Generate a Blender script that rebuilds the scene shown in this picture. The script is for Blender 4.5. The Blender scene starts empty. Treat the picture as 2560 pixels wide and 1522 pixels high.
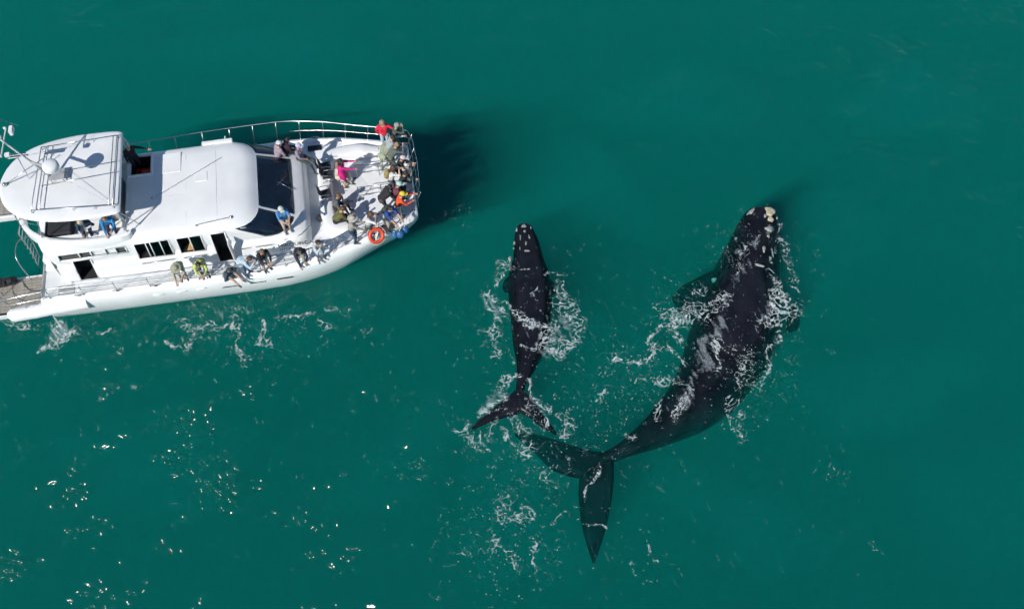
import bpy, bmesh, math, random
import numpy as np
from mathutils import Vector, Matrix
from mathutils.bvhtree import BVHTree

random.seed(11)
RNG = np.random.default_rng(5)
SC = bpy.context.scene
COL = SC.collection
R = math.radians

# ------------------------------------------------------------------ camera
CAM_H, CAM_TILT, FPX = 35.0, R(30), 2450.0
cd = bpy.data.cameras.new('camera')
cam = bpy.data.objects.new('camera', cd)
COL.objects.link(cam)
cam.location = (0, 0, CAM_H)
cam.rotation_euler = (CAM_TILT, 0, 0)
cd.sensor_width = 36
cd.lens = 36 * FPX / 2560
cd.clip_end = 3000
SC.camera = cam

# ------------------------------------------------------------------ sky and sun
SUN_AZ, SUN_EL = R(57), R(40)          # direction the light travels to (from +X), elevation
w = bpy.data.worlds.new('World')
SC.world = w
w.use_nodes = True
nt = w.node_tree
sky = nt.nodes.new('ShaderNodeTexSky')
sky.sky_type = 'NISHITA'
sky.sun_disc = False
sky.sun_elevation = SUN_EL
sky.sun_rotation = math.atan2(-math.cos(SUN_AZ), -math.sin(SUN_AZ))
sky.air_density = 1.0
sky.dust_density = 0.1
sky.ozone_density = 2.5
nt.links.new(sky.outputs[0], nt.nodes['Background'].inputs[0])
nt.nodes['Background'].inputs[1].default_value = 0.10

sl = bpy.data.lights.new('sun', 'SUN')
sl.energy = 5.0
sl.angle = R(0.5)
sl.color = (1.0, 0.96, 0.90)
sun = bpy.data.objects.new('sun', sl)
COL.objects.link(sun)
sdir = Vector((math.cos(SUN_AZ) * math.cos(SUN_EL), math.sin(SUN_AZ) * math.cos(SUN_EL), -math.sin(SUN_EL)))
sun.rotation_euler = sdir.to_track_quat('-Z', 'Y').to_euler()
sun.location = (-20, -20, 40)

SC.view_settings.view_transform = 'Standard'
SC.view_settings.look = 'None'
SC.view_settings.exposure = -0.10
SC.view_settings.gamma = 1.0
SC.view_settings.use_curve_mapping = False
SC.cycles.use_denoising = True
SC.cycles.volume_bounces = 0
SC.cycles.max_bounces = 4
SC.cycles.diffuse_bounces = 3
SC.cycles.glossy_bounces = 2
SC.cycles.use_adaptive_sampling = True
SC.cycles.adaptive_threshold = 0.05
SC.cycles.adaptive_min_samples = 8
SC.cycles.use_light_tree = False
SC.cycles.caustics_reflective = False
SC.cycles.caustics_refractive = False
SC.cycles.transparent_max_bounces = 16
SC.cycles.sample_clamp_indirect = 4.0


# ------------------------------------------------------------------ helpers
def at(u, v, z=0.0):
    """point of the place at height z that the photograph shows at (u, v)"""
    ct, st = math.cos(CAM_TILT), math.sin(CAM_TILT)
    x, y = (u - 1280) / FPX, (761 - v) / FPX
    d = (x, y * ct + st, y * st - ct)
    k = (z - CAM_H) / d[2]
    return Vector((d[0] * k, d[1] * k, z))


def tag(o, label=None, cat=None, group=None, kind=None):
    if label: o['label'] = label
    if cat: o['category'] = cat
    if group: o['group'] = group
    if kind: o['kind'] = kind
    return o


def empty(name, loc=(0, 0, 0), rz=0.0):
    o = bpy.data.objects.new(name, None)
    o.empty_display_size = 0.3
    COL.objects.link(o)
    o.location = loc
    o.rotation_euler = (0, 0, rz)
    return o


class MB:
    """collects shapes for one mesh"""
    def __init__(s):
        s.v, s.f, s.m = [], [], []

    def add(s, vs, fs, mi=0):
        b = len(s.v)
        s.v += [tuple(p) for p in vs]
        s.f += [tuple(i + b for i in f) for f in fs]
        s.m += [mi] * len(fs)
        return s

    def box(s, c, d, mi=0, rot=None):
        h = [x / 2 for x in d]
        vs = [Vector((sx * h[0], sy * h[1], sz * h[2])) for sz in (-1, 1) for sy in (-1, 1) for sx in (-1, 1)]
        if rot is not None: vs = [rot @ p for p in vs]
        vs = [p + Vector(c) for p in vs]
        return s.add(vs, [(0, 2, 3, 1), (4, 5, 7, 6), (0, 1, 5, 4), (1, 3, 7, 5), (3, 2, 6, 7), (2, 0, 4, 6)], mi)

    def tube(s, pts, r, n=8, mi=0, closed=False, rs=None):
        P = [Vector(p) for p in pts]
        k = len(P)
        T = []
        for i in range(k):
            if closed: t = P[(i + 1) % k] - P[i - 1]
            else: t = P[min(i + 1, k - 1)] - P[max(i - 1, 0)]
            T.append(t.normalized())
        up = Vector((0, 0, 1)) if abs(T[0].z) < 0.9 else Vector((1, 0, 0))
        N = (up - T[0] * up.dot(T[0])).normalized()
        vs = []
        for i in range(k):
            N = (N - T[i] * N.dot(T[i])).normalized()
            B = T[i].cross(N)
            rr = rs[i] if rs else r
            for j in range(n):
                a = 2 * math.pi * j / n
                vs.append(P[i] + (N * math.cos(a) + B * math.sin(a)) * rr)
        fs = []
        for i in range(k if closed else k - 1):
            for j in range(n):
                a, b_ = i * n + j, i * n + (j + 1) % n
                c, d = ((i + 1) % k) * n + (j + 1) % n, ((i + 1) % k) * n + j
                fs.append((a, b_, c, d))
        if not closed:
            fs.append(tuple(reversed(range(n))))
            fs.append(tuple(range((k - 1) * n, k * n)))
        return s.add(vs, fs, mi)

    def capsule(s, a, b, ra, rb, n=10, mi=0):
        a, b = Vector(a), Vector(b)
        d = b - a
        L = d.length
        d = d / L if L > 1e-6 else Vector((0, 0, 1))
        pts, rs = [], []
        for q in (-0.98, -0.8, -0.45, 0):
            pts.append(a + d * ra * q); rs.append(ra * math.sqrt(1 - q * q))
        for q in (0.001, 0.45, 0.8, 0.98):
            pts.append(b + d * rb * q); rs.append(rb * math.sqrt(1 - q * q))
        return s.tube(pts, 0, n, mi, rs=rs)

    def loft(s, rings, mi=0, cap0=True, cap1=True, closed=True):
        n = len(rings[0])
        vs = [p for r in rings for p in r]
        fs = []
        for i in range(len(rings) - 1):
            for j in range(n if closed else n - 1):
                a, b_ = i * n + j, i * n + (j + 1) % n
                fs.append((a, b_, b_ + n, a + n))
        if cap0: fs.append(tuple(reversed(range(n))))
        if cap1: fs.append(tuple(range((len(rings) - 1) * n, len(rings) * n)))
        return s.add(vs, fs, mi)

    def ball(s, c, r, mi=0, n=12, m=8, sc=(1, 1, 1)):
        rings = []
        for i in range(m + 1):
            ph = -math.pi / 2 + math.pi * (i + 0.02) / (m + 0.04)
            rings.append([(c[0] + r * sc[0] * math.cos(ph) * math.cos(2 * math.pi * j / n), c[1] + r * sc[1] * math.cos(ph) * math.sin(2 * math.pi * j / n), c[2] + r * sc[2] * math.sin(ph)) for j in range(n)])
        return s.loft(rings, mi)

    def mesh(s, name):
        me = bpy.data.meshes.new(name)
        me.from_pydata(s.v, [], s.f)
        me.polygons.foreach_set('material_index', s.m)
        return me

    def build(s, name, mats, parent=None, smooth=False, angle=None, bevel=0):
        me = s.mesh(name)
        for m in (mats if isinstance(mats, (list, tuple)) else [mats]): me.materials.append(m)
        bm = bmesh.new(); bm.from_mesh(me)
        bmesh.ops.recalc_face_normals(bm, faces=bm.faces)
        if bevel:
            bmesh.ops.bevel(bm, geom=[e for e in bm.edges if e.calc_face_angle(0) > 0.6], offset=bevel, segments=2, profile=0.5, affect='EDGES')
        bm.to_mesh(me); bm.free()
        if smooth:
            me.shade_smooth()
            if angle: me.set_sharp_from_angle(angle=R(angle))
        o = bpy.data.objects.new(name, me)
        COL.objects.link(o)
        if parent: o.parent = parent
        return o


def spline(pts, n=6, closed=False):
    P = [Vector(p) for p in pts]
    k = len(P)
    out = []
    rng = k if closed else k - 1
    for i in range(rng):
        p0 = P[(i - 1) % k] if closed or i > 0 else P[0]
        p1, p2 = P[i], P[(i + 1) % k]
        p3 = P[(i + 2) % k] if closed or i + 2 < k else P[-1]
        for q in range(n):
            t = q / n
            out.append(0.5 * ((2 * p1) + (p2 - p0) * t + (2 * p0 - 5 * p1 + 4 * p2 - p3) * t * t + (3 * p1 - p0 - 3 * p2 + p3) * t ** 3))
    if not closed: out.append(P[-1])
    return out


def interp(x, xs, ys):
    return float(np.interp(x, xs, ys))


def smoothstep(a, b, x):
    t = min(1, max(0, (x - a) / (b - a)))
    return t * t * (3 - 2 * t)


# ------------------------------------------------------------------ materials
MATS = {}


def mat(name, col, rough=0.5, metal=0.0, spec=0.5, var=0.08, scale=6.0, bump=0.0, bscale=40.0, coat=0.0):
    if name in MATS: return MATS[name]
    m = bpy.data.materials.new(name)
    m.use_nodes = True
    n, l = m.node_tree.nodes, m.node_tree.links
    b = n['Principled BSDF']
    b.inputs['Roughness'].default_value = rough
    b.inputs['Metallic'].default_value = metal
    b.inputs['Specular IOR Level'].default_value = spec
    b.inputs['Coat Weight'].default_value = coat
    b.inputs['Base Color'].default_value = (*col, 1)
    if var or bump:
        tc = n.new('ShaderNodeTexCoord')
        no = n.new('ShaderNodeTexNoise')
        no.inputs['Scale'].default_value = scale
        no.inputs['Detail'].default_value = 5
        l.new(tc.outputs['Object'], no.inputs['Vector'])
        if var:
            rp = n.new('ShaderNodeValToRGB')
            rp.color_ramp.elements[0].position = 0.3
            rp.color_ramp.elements[1].position = 0.7
            rp.color_ramp.elements[0].color = (*[c * (1 - var) for c in col], 1)
            rp.color_ramp.elements[1].color = (*[min(1, c * (1 + var)) for c in col], 1)
            l.new(no.outputs['Fac'], rp.inputs['Fac'])
            l.new(rp.outputs['Color'], b.inputs['Base Color'])
        if bump:
            n2 = n.new('ShaderNodeTexNoise')
            n2.inputs['Scale'].default_value = bscale
            n2.inputs['Detail'].default_value = 4
            l.new(tc.outputs['Object'], n2.inputs['Vector'])
            bp = n.new('ShaderNodeBump')
            bp.inputs['Strength'].default_value = bump
            bp.inputs['Distance'].default_value = 0.02
            l.new(n2.outputs['Fac'], bp.inputs['Height'])
            l.new(bp.outputs['Normal'], b.inputs['Normal'])
    MATS[name] = m
    return m


WHITE = mat('gelcoat_white', (0.77, 0.78, 0.78), 0.28, var=0.06, scale=0.9, spec=0.5)
DECKW = mat('deck_white', (0.66, 0.68, 0.68), 0.6, var=0.06, scale=2.5, bump=0.25, bscale=120)
STEEL = mat('stainless_steel', (0.55, 0.57, 0.58), 0.25, metal=1.0, var=0.05)
GLASS = mat('tinted_glass', (0.006, 0.014, 0.028), 0.05, spec=0.5, var=0.5, scale=1.5)
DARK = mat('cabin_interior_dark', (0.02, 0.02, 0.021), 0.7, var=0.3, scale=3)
GREYGL = mat('grey_window', (0.07, 0.075, 0.07), 0.12, var=0.25, scale=2)
GREYW = mat('mast_grey', (0.50, 0.51, 0.50), 0.45, var=0.06)
TAN = mat('tan_upholstery', (0.46, 0.29, 0.10), 0.7, var=0.15, scale=8)
RUBBER = mat('black_rubber', (0.018, 0.018, 0.02), 0.6, var=0.2)
BLACKF = mat('black_fabric', (0.02, 0.022, 0.026), 0.8, var=0.3, scale=20)
TEAK = mat('weathered_teak', (0.30, 0.275, 0.24), 0.75, var=0.25, scale=9, bump=0.4, bscale=60)
GREYP = mat('grey_plastic', (0.35, 0.36, 0.37), 0.5, var=0.1)
LETTER = mat('black_lettering', (0.02, 0.022, 0.03), 0.5, var=0.1)
HULLB = mat('antifouling_blue', (0.03, 0.06, 0.10), 0.6, var=0.2)
SKIN = mat('skin', (0.50, 0.30, 0.21), 0.5, var=0.08, scale=14)
EYE = mat('eye_dark', (0.02, 0.015, 0.012), 0.2, var=0)

# ------------------------------------------------------------------ water, seabed
SIG = 0.105


def gnoise(x, y, seed):
    r = np.random.default_rng(seed)
    perm = r.permutation(4096)
    ang = r.uniform(0, 2 * np.pi, 4096)
    gx, gy = np.cos(ang), np.sin(ang)
    xi, yi = np.floor(x).astype(int), np.floor(y).astype(int)
    xf, yf = x - xi, y - yi
    def g(ix, iy, dx, dy):
        k = perm[(perm[ix & 4095] + iy) & 4095]
        return gx[k] * dx + gy[k] * dy
    u, v = xf ** 3 * (xf * (xf * 6 - 15) + 10), yf ** 3 * (yf * (yf * 6 - 15) + 10)
    a = g(xi, yi, xf, yf) * (1 - u) + g(xi + 1, yi, xf - 1, yf) * u
    b = g(xi, yi + 1, xf, yf - 1) * (1 - u) + g(xi + 1, yi + 1, xf - 1, yf - 1) * u
    return (a * (1 - v) + b * v) * 1.5


def fbm(x, y, seed, o=3):
    s, a, t = 0, 1, 0
    for i in range(o):
        s = s + a * gnoise(x * 2 ** i, y * 2 ** i, seed + i); t += a; a *= 0.5
    return s / t


def wave_height(x, y):
    c, sn = math.cos(0.5), math.sin(0.5)
    u, v = x * c + y * sn, -x * sn + y * c
    z = 0.020 * np.sin(0.55 * x + 0.9 * y + 0.5) + 0.016 * np.sin(0.9 * x - 0.5 * y + 1.9)
    z = z + 0.055 * fbm(u * 0.35, v * 0.62, 900, 2)
    z = z + 0.026 * gnoise(u * 1.0, v * 1.7, 910)
    gust = np.clip((fbm(u * 0.16, v * 0.30, 920, 3) + 0.12) * 2.2, 0.0, 1.0)
    z = z + (0.25 + 0.75 * gust) * 0.026 * gnoise(u * 2.3, v * 3.2, 930)
    z = z + (0.15 + 0.85 * gust ** 1.5) * 0.026 * gnoise(u * 4.6, v * 5.8, 940) * np.clip(0.35 + 1.6 * gnoise(u * 1.1, v * 1.4, 950), 0.2, 1.8)
    rip = np.clip(fbm(u * 0.38, v * 0.75, 960, 3) * 3.4 + 0.0, 0, 1)
    # choppy patches added: one shaped to catch sun glints, one for sky streaks
    glint_chop = np.exp(-((x + 14.5) / 9.5) ** 2 - ((y - 10.5) / 5.5) ** 2)
    streak_chop = np.exp(-((x - 21.0) / 8.0) ** 2 - ((y - 31.0) / 6.0) ** 2)
    rip = np.clip(rip * (0.55 + 2.1 * glint_chop + 0.6 * streak_chop), 0, 2.6)
    ca, sa = math.cos(SUN_AZ), math.sin(SUN_AZ)
    p, q = x * ca + y * sa, -x * sa + y * ca
    z = z + rip * 0.11 * gnoise(p * 5.2 + 0.8 * gnoise(x * 0.8, y * 0.8, 980), q * 2.6, 970)
    z = z + 0.012 * gnoise(p * 3.1, q * 1.5, 975) + 0.0035 * gnoise(u * 6.5, v * 7.0, 990)
    f = np.clip(np.minimum(np.minimum(x + 33, 33 - x), np.minimum(y - 2, 48 - y)) / 3, 0, 1)
    return z * f


WXS = np.concatenate([[-900, -450, -220, -120, -80, -55, -42, -36, -33, -31, -29.5, -28.5, -28], np.arange(-27.5, 27.51, 0.0625), [28, 28.5, 29.5, 31, 33, 36, 42, 55, 80, 120, 220, 450, 900]])
WYS = np.concatenate([[-900, -450, -220, -120, -60, -30, -15, -6, 0, 2, 4, 5.5, 6.3], np.arange(6.75, 39.51, 0.0625), [40, 40.7, 41.7, 43, 45, 48, 53, 60, 75, 100, 150, 240, 450, 900]])
WX, WY = np.meshgrid(WXS, WYS)
WZ = wave_height(WX, WY)


def water_z(x, y):
    """height of the water mesh at x, y"""
    x, y = np.asarray(x, float), np.asarray(y, float)
    i = np.clip(np.searchsorted(WXS, x) - 1, 0, len(WXS) - 2)
    j = np.clip(np.searchsorted(WYS, y) - 1, 0, len(WYS) - 2)
    fx = np.clip((x - WXS[i]) / (WXS[i + 1] - WXS[i]), 0, 1); fy = np.clip((y - WYS[j]) / (WYS[j + 1] - WYS[j]), 0, 1)
    return (WZ[j, i] * (1 - fx) + WZ[j, i + 1] * fx) * (1 - fy) + (WZ[j + 1, i] * (1 - fx) + WZ[j + 1, i + 1] * fx) * fy


def make_water():
    nx, ny = len(WXS), len(WYS)
    D = -16.0
    idx = np.arange(nx * ny).reshape(ny, nx)
    rim = np.concatenate([idx[0, :], idx[1:, -1], idx[-1, -2::-1], idx[-2:0:-1, 0]])
    k = len(rim)
    top = np.stack([WX, WY, WZ], -1).reshape(-1, 3)
    low = top[rim].copy(); low[:, 2] = D
    v = np.concatenate([top, low]).astype(np.float32)
    b0 = nx * ny
    q1 = np.stack([idx[:-1, :-1], idx[:-1, 1:], idx[1:, 1:], idx[1:, :-1]], -1).reshape(-1, 4)
    r1 = np.arange(k); r2 = (r1 + 1) % k
    q2 = np.stack([rim[r2], rim[r1], b0 + r1, b0 + r2], -1)
    loops = np.concatenate([q1.ravel(), q2.ravel(), (b0 + r1)[::-1]]).astype(np.int32)
    nf = len(q1) + len(q2) + 1
    starts = (np.arange(nf) * 4).astype(np.int32)
    me = bpy.data.meshes.new('sea_water')
    me.vertices.add(len(v)); me.vertices.foreach_set('co', v.ravel())
    me.loops.add(len(loops)); me.loops.foreach_set('vertex_index', loops)
    me.polygons.add(nf); me.polygons.foreach_set('loop_start', starts)
    me.update(calc_edges=True)
    me.shade_smooth()
    o = bpy.data.objects.new('sea_water', me)
    COL.objects.link(o)
    m = bpy.data.materials.new('sea_water')
    m.cycles.homogeneous_volume = True
    m.cycles.volume_sampling = 'MULTIPLE_IMPORTANCE'
    m.use_nodes = True
    n, l = m.node_tree.nodes, m.node_tree.links
    n.remove(n['Principled BSDF'])
    out = n['Material Output']
    def math_(op, a, b=None, v=None):
        q = n.new('ShaderNodeMath'); q.operation = op
        l.new(a, q.inputs[0])
        if b is not None: l.new(b, q.inputs[1])
        if v is not None: q.inputs[1].default_value = v
        return q.outputs[0]

    tr = n.new('ShaderNodeBsdfTransparent')
    gl = n.new('ShaderNodeBsdfGlossy')
    gl.inputs['Roughness'].default_value = 0.17
    # reflectance of water seen from air (Schlick)
    ge = n.new('ShaderNodeNewGeometry')
    dp = n.new('ShaderNodeVectorMath'); dp.operation = 'DOT_PRODUCT'
    l.new(ge.outputs['Normal'], dp.inputs[0]); l.new(ge.outputs['Incoming'], dp.inputs[1])
    ab = math_('ABSOLUTE', dp.outputs['Value'])
    iv = n.new('ShaderNodeMath'); iv.operation = 'SUBTRACT'; iv.inputs[0].default_value = 1.0; l.new(ab, iv.inputs[1])
    p5 = math_('POWER', iv.outputs[0], v=5.0)
    fr = math_('ADD', math_('MULTIPLY', p5, v=0.98), v=0.02)
    mx = n.new('ShaderNodeMixShader')
    l.new(fr, mx.inputs[0])
    l.new(tr.outputs[0], mx.inputs[1])
    l.new(gl.outputs[0], mx.inputs[2])
    l.new(mx.outputs[0], out.inputs['Surface'])
    vs = n.new('ShaderNodeVolumeScatter')
    vs.inputs['Color'].default_value = (0.03, 0.62, 0.485, 1)
    vs.inputs['Density'].default_value = SIG
    va = n.new('ShaderNodeVolumeAbsorption')
    va.inputs['Color'].default_value = (0.0, 1 - 0.42 * SIG, 1 - 0.50 * SIG, 1)
    va.inputs['Density'].default_value = 1.0
    ad = n.new('ShaderNodeAddShader')
    l.new(vs.outputs[0], ad.inputs[0])
    l.new(va.outputs[0], ad.inputs[1])
    l.new(ad.outputs[0], out.inputs['Volume'])
    me.materials.append(m)
    tag(o, 'calm dark green sea filling the whole picture', 'water', kind='structure')
    g = MB()
    g.add([(-900, -900, -17), (900, -900, -17), (900, 900, -17), (-900, 900, -17)], [(0, 1, 2, 3)])
    s = g.build('seabed', mat('seabed_sand', (0.10, 0.12, 0.10), 0.9, var=0.2, scale=0.3))
    tag(s, 'dark sandy seabed deep under the green sea', 'seabed', kind='structure')
    return o


WATER = make_water()

# ------------------------------------------------------------------ the boat
PSI = R(9.6)
BOAT = empty('tour_boat', (-13.62, 23.69, 0), PSI)
tag(BOAT, 'large white catamaran tour boat crowded with people, mast and hardtop at its stern', 'boat')
BM = Matrix.Translation(BOAT.location) @ Matrix.Rotation(PSI, 4, 'Z')
BMI = BM.inverted()


def bl(u, v, z):
    """boat coordinates (forward, port, up) of what the photograph shows at (u, v)"""
    return BMI @ at(u, v, z)


SX = [-8, -6.5, -5, -2, 3, 4.5, 5.5, 6.8, 7.6, 8.5, 9.6]
SH = [3.25, 3.3, 3.38, 3.43, 3.46, 3.42, 3.30, 3.02, 2.76, 2.46, 2.12]


def hb(s): return interp(s, SX, SH)


def rise(s): return 0.42 * smoothstep(2.5, 9.5, s)


def shell_ring(z, inset, top, s0=-5.7):
    s1 = 9.6 - max(0, 1.25 - z) * 0.62 - inset * 0.4
    pts = []
    N = 44
    for side in (-1, 1):
        row = []
        for i in range(N):
            u = i / (N - 1)
            s = s0 + (9.6 - s0) * u
            sx = s0 + (s1 - s0) * u
            t = max(0.3, hb(s) - inset - 0.35 * (1 - top) * smoothstep(6, 9.6, s))
            if i == N - 1: t -= 0.18
            row.append((sx, side * t, z + rise(s) * top))
        pts.append(row)
    return pts[0] + pts[1][::-1]


h = MB()
rings = [shell_ring(-0.55, 0.75, 0.0), shell_ring(-0.25, 0.32, 0.0), shell_ring(0.05, 0.17, 0.0), shell_ring(0.35, 0.09, 0.05), shell_ring(0.62, 0.03, 0.2), shell_ring(0.9, 0.0, 0.5), shell_ring(1.15, 0.02, 0.8), shell_ring(1.30, 0.08, 1), shell_ring(1.39, 0.18, 1), shell_ring(1.41, 0.27, 1), shell_ring(1.36, 0.33, 1), shell_ring(1.27, 0.35, 1)]
h.loft(rings)
hull = h.build('hull', WHITE, BOAT, smooth=True, angle=50)
for side in (-1, 1):
    # slim hull running aft under the stern platform
    m = MB()
    m.loft([[(-7.0 + 0.4 * q, side * a, z) for z, q in ((-0.5, 1), (0.75, 0))] + [(-5.5, side * a, z) for z in (0.75, -0.5)] for a in (1.75, 1.9, 2.7, 2.85)])
    m.build('float_hull', HULLB, hull)
    # rounded bulwark running aft to the stern tip
    m = MB()
    m.tube(spline([(-7.12, side * 3.24, 0.66), (-7.0, side * 3.24, 0.68), (-6.2, side * 3.25, 0.76), (-5.2, side * 3.26, 0.88), (-4.0, side * 3.25, 0.95)], 6), 0.3, 16, rs=[0.12, 0.19, 0.24, 0.26, 0.27, 0.28] + [0.29] * 6 + [0.30] * 7 + [0.31] * 6)
    m.build('bulwark', WHITE, hull, smooth=True, angle=60)
    # stern platform under the teak
    m = MB()
    m.box((-6.85, side * 2.45, 0.72), (2.6, 1.75, 0.3))
    m.build('stern_platform', WHITE, hull, bevel=0.04)

# deck sheet
dk = MB()
N = 44
row = [[(-5.6 + 15.1 * i / (N - 1), side * (hb(-5.6 + 15.1 * i / (N - 1)) - 0.34), 1.30 + rise(-5.6 + 15.1 * i / (N - 1)) * 0.75) for i in range(N)] for side in (-1, 0, 1)]
row[1] = [(p[0], 0, p[2] + 0.01) for p in row[0]]
dk.loft(row, cap0=False, cap1=False, closed=False)
deck = dk.build('main_deck', DECKW, BOAT, smooth=True)

# teak planks on the stern platforms
teak = MB()
teak.box((-6.85, 0, 0.876), (2.55, 1.62, 0.012))
teakm = teak.mesh('aft_deck'); teakm.materials.append(RUBBER)
TD = {}
for side in (-1, 1):
    TD[side] = bpy.data.objects.new('aft_deck', teakm); COL.objects.link(TD[side]); TD[side].parent = BOAT; TD[side].location = (0, side * 2.5, 0)
pl = MB(); pl.box((0, 0, 0), (2.5, 0.115, 0.03))
pm0 = pl.mesh('plank'); pm0.materials.append(TEAK)
for side in (-1, 1):
    for i in range(11):
        o = bpy.data.objects.new('plank', pm0); COL.objects.link(o); o.parent = TD[side]
        o.location = (-6.84 - 0.02 * random.random(), side * (1.78 + 0.138 * i - 2.5), 0.905 + 0.003 * random.random())


# ---- cabin
def rrect(sa, sf, wd, ra, rf, n=96):
    pts = []
    def arc(cx, cy, r, a0, a1, k=10):
        for i in range(k + 1):
            a = a0 + (a1 - a0) * i / k
            pts.append((cx + r * math.cos(a), cy + r * math.sin(a)))
    pts.append((sa, 0.0))
    arc(sa + ra, -wd + ra, ra, math.pi, 1.5 * math.pi)
    arc(sf - rf, -wd + rf, rf, -0.5 * math.pi, 0)
    arc(sf - rf, wd - rf, rf, 0, 0.5 * math.pi)
    arc(sa + ra, wd - ra, ra, 0.5 * math.pi, math.pi)
    pts.append((sa, 0.0))
    P = np.array(pts)
    d = np.concatenate([[0], np.cumsum(np.hypot(*(P[1:] - P[:-1]).T))])
    q = np.linspace(0, d[-1], n, endpoint=False)
    return list(zip(np.interp(q, d, P[:, 0]), np.interp(q, d, P[:, 1])))


LEV = [(1.28, -5.0, 5.14, 2.54, 0.5, 0.55), (1.92, -5.05, 5.11, 2.44, 0.5, 0.55), (2.06, -5.08, 5.06, 2.38, 0.5, 0.6), (2.14, -5.1, 4.98, 2.32, 0.5, 0.7),
       (2.22, -5.1, 4.74, 2.26, 0.5, 0.95), (2.6, -5.15, 4.10, 2.25, 0.5, 0.95), (2.95, -5.2, 3.42, 2.22, 0.5, 0.95), (3.10, -5.2, 3.22, 2.16, 0.5, 0.95), (3.21, -5.2, 3.05, 2.06, 0.5, 0.9),
       (3.29, -5.1, 2.80, 1.90, 0.5, 0.8), (3.33, -4.8, 2.3, 1.55, 0.45, 0.6), (3.35, -4.0, 1.4, 0.9, 0.4, 0.4)]


def wall_t(z):
    return float(np.interp(z, [a[0] for a in LEV], [a[3] for a in LEV]))


def cabin_pt(u, z):
    """point on the cabin side: u = place round the outline (0..1), z = height"""
    zs = [a[0] for a in LEV]
    i = max(0, min(len(zs) - 2, int(np.searchsorted(zs, z)) - 1))
    k = (z - zs[i]) / (zs[i + 1] - zs[i])
    A = rrect(*LEV[i][1:4], LEV[i][4], LEV[i][5]); B = rrect(*LEV[i + 1][1:4], LEV[i + 1][4], LEV[i + 1][5])
    f = (u % 1) * 96
    a0, a1 = int(f) % 96, (int(f) + 1) % 96
    q = f - int(f)
    pa = [A[a0][c] * (1 - q) + A[a1][c] * q for c in (0, 1)]
    pb = [B[a0][c] * (1 - q) + B[a1][c] * q for c in (0, 1)]
    return Vector((pa[0] * (1 - k) + pb[0] * k, pa[1] * (1 - k) + pb[1] * k, z))


cb = MB()
cb.loft([[(p[0], p[1], L[0]) for p in rrect(L[1], L[2], L[3], L[4], L[5])] for L in LEV])
cabin = cb.build('cabin', [WHITE, DARK], BOAT)

cut = MB()
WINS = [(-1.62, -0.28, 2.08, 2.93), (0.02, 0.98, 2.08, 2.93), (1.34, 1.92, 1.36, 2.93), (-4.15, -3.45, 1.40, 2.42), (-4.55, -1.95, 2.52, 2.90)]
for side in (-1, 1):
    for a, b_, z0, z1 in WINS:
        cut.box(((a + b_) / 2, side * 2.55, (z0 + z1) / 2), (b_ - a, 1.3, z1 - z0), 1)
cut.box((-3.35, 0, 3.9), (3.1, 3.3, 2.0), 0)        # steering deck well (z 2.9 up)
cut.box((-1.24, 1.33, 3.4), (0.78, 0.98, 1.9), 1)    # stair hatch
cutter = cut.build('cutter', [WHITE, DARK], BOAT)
md = cabin.modifiers.new('b', 'BOOLEAN')
md.operation = 'DIFFERENCE'; md.object = cutter; md.solver = 'EXACT'
bpy.context.view_layer.update()
dg = bpy.context.evaluated_depsgraph_get()
nm = bpy.data.meshes.new_from_object(cabin.evaluated_get(dg))
cabin.modifiers.clear()
cabin.data = nm
bpy.data.objects.remove(cutter)
nm.shade_smooth()
nm.set_sharp_from_angle(angle=R(32))


def side_pane(a, b_, z0, z1, side, inset, th=0.012):
    m = MB()
    q = []
    for s, z in ((a, z0), (b_, z0), (b_, z1), (a, z1)):
        q.append(Vector((s, side * (wall_t(z) - inset), z)))
    n_ = (q[1] - q[0]).cross(q[3] - q[0]).normalized() * th
    m.add([p for p in q] + [p - n_ for p in q], [(0, 1, 2, 3), (7, 6, 5, 4), (0, 4, 5, 1), (1, 5, 6, 2), (2, 6, 7, 3), (3, 7, 4, 0)])
    return m


def pane_mat():
    m = bpy.data.materials.new('window_glass')
    m.use_nodes = True
    n, l = m.node_tree.nodes, m.node_tree.links
    n.remove(n['Principled BSDF'])
    t = n.new('ShaderNodeBsdfTransparent'); t.inputs[0].default_value = (0.62, 0.65, 0.66, 1)
    g = n.new('ShaderNodeBsdfGlossy'); g.inputs['Roughness'].default_value = 0.03
    f = n.new('ShaderNodeFresnel'); f.inputs[0].default_value = 1.5
    x = n.new('ShaderNodeMixShader')
    l.new(f.outputs[0], x.inputs[0]); l.new(t.outputs[0], x.inputs[1]); l.new(g.outputs[0], x.inputs[2])
    l.new(x.outputs[0], n['Material Output'].inputs['Surface'])
    return m


PANE = pane_mat()


def frame_bars(a, b_, z0, z1, side, xs, wd=0.045):
    m = MB()
    def bar(s0, za, s1, zb):
        m.tube([(s0, side * (wall_t(za) + 0.005), za), (s1, side * (wall_t(zb) + 0.005), zb)], wd / 2, 6)
    bar(a, z0, b_, z0); bar(a, z1, b_, z1); bar(a, z0, a, z1); bar(b_, z0, b_, z1)
    for x in xs: bar(x, z0, x, z1)
    return m


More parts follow.
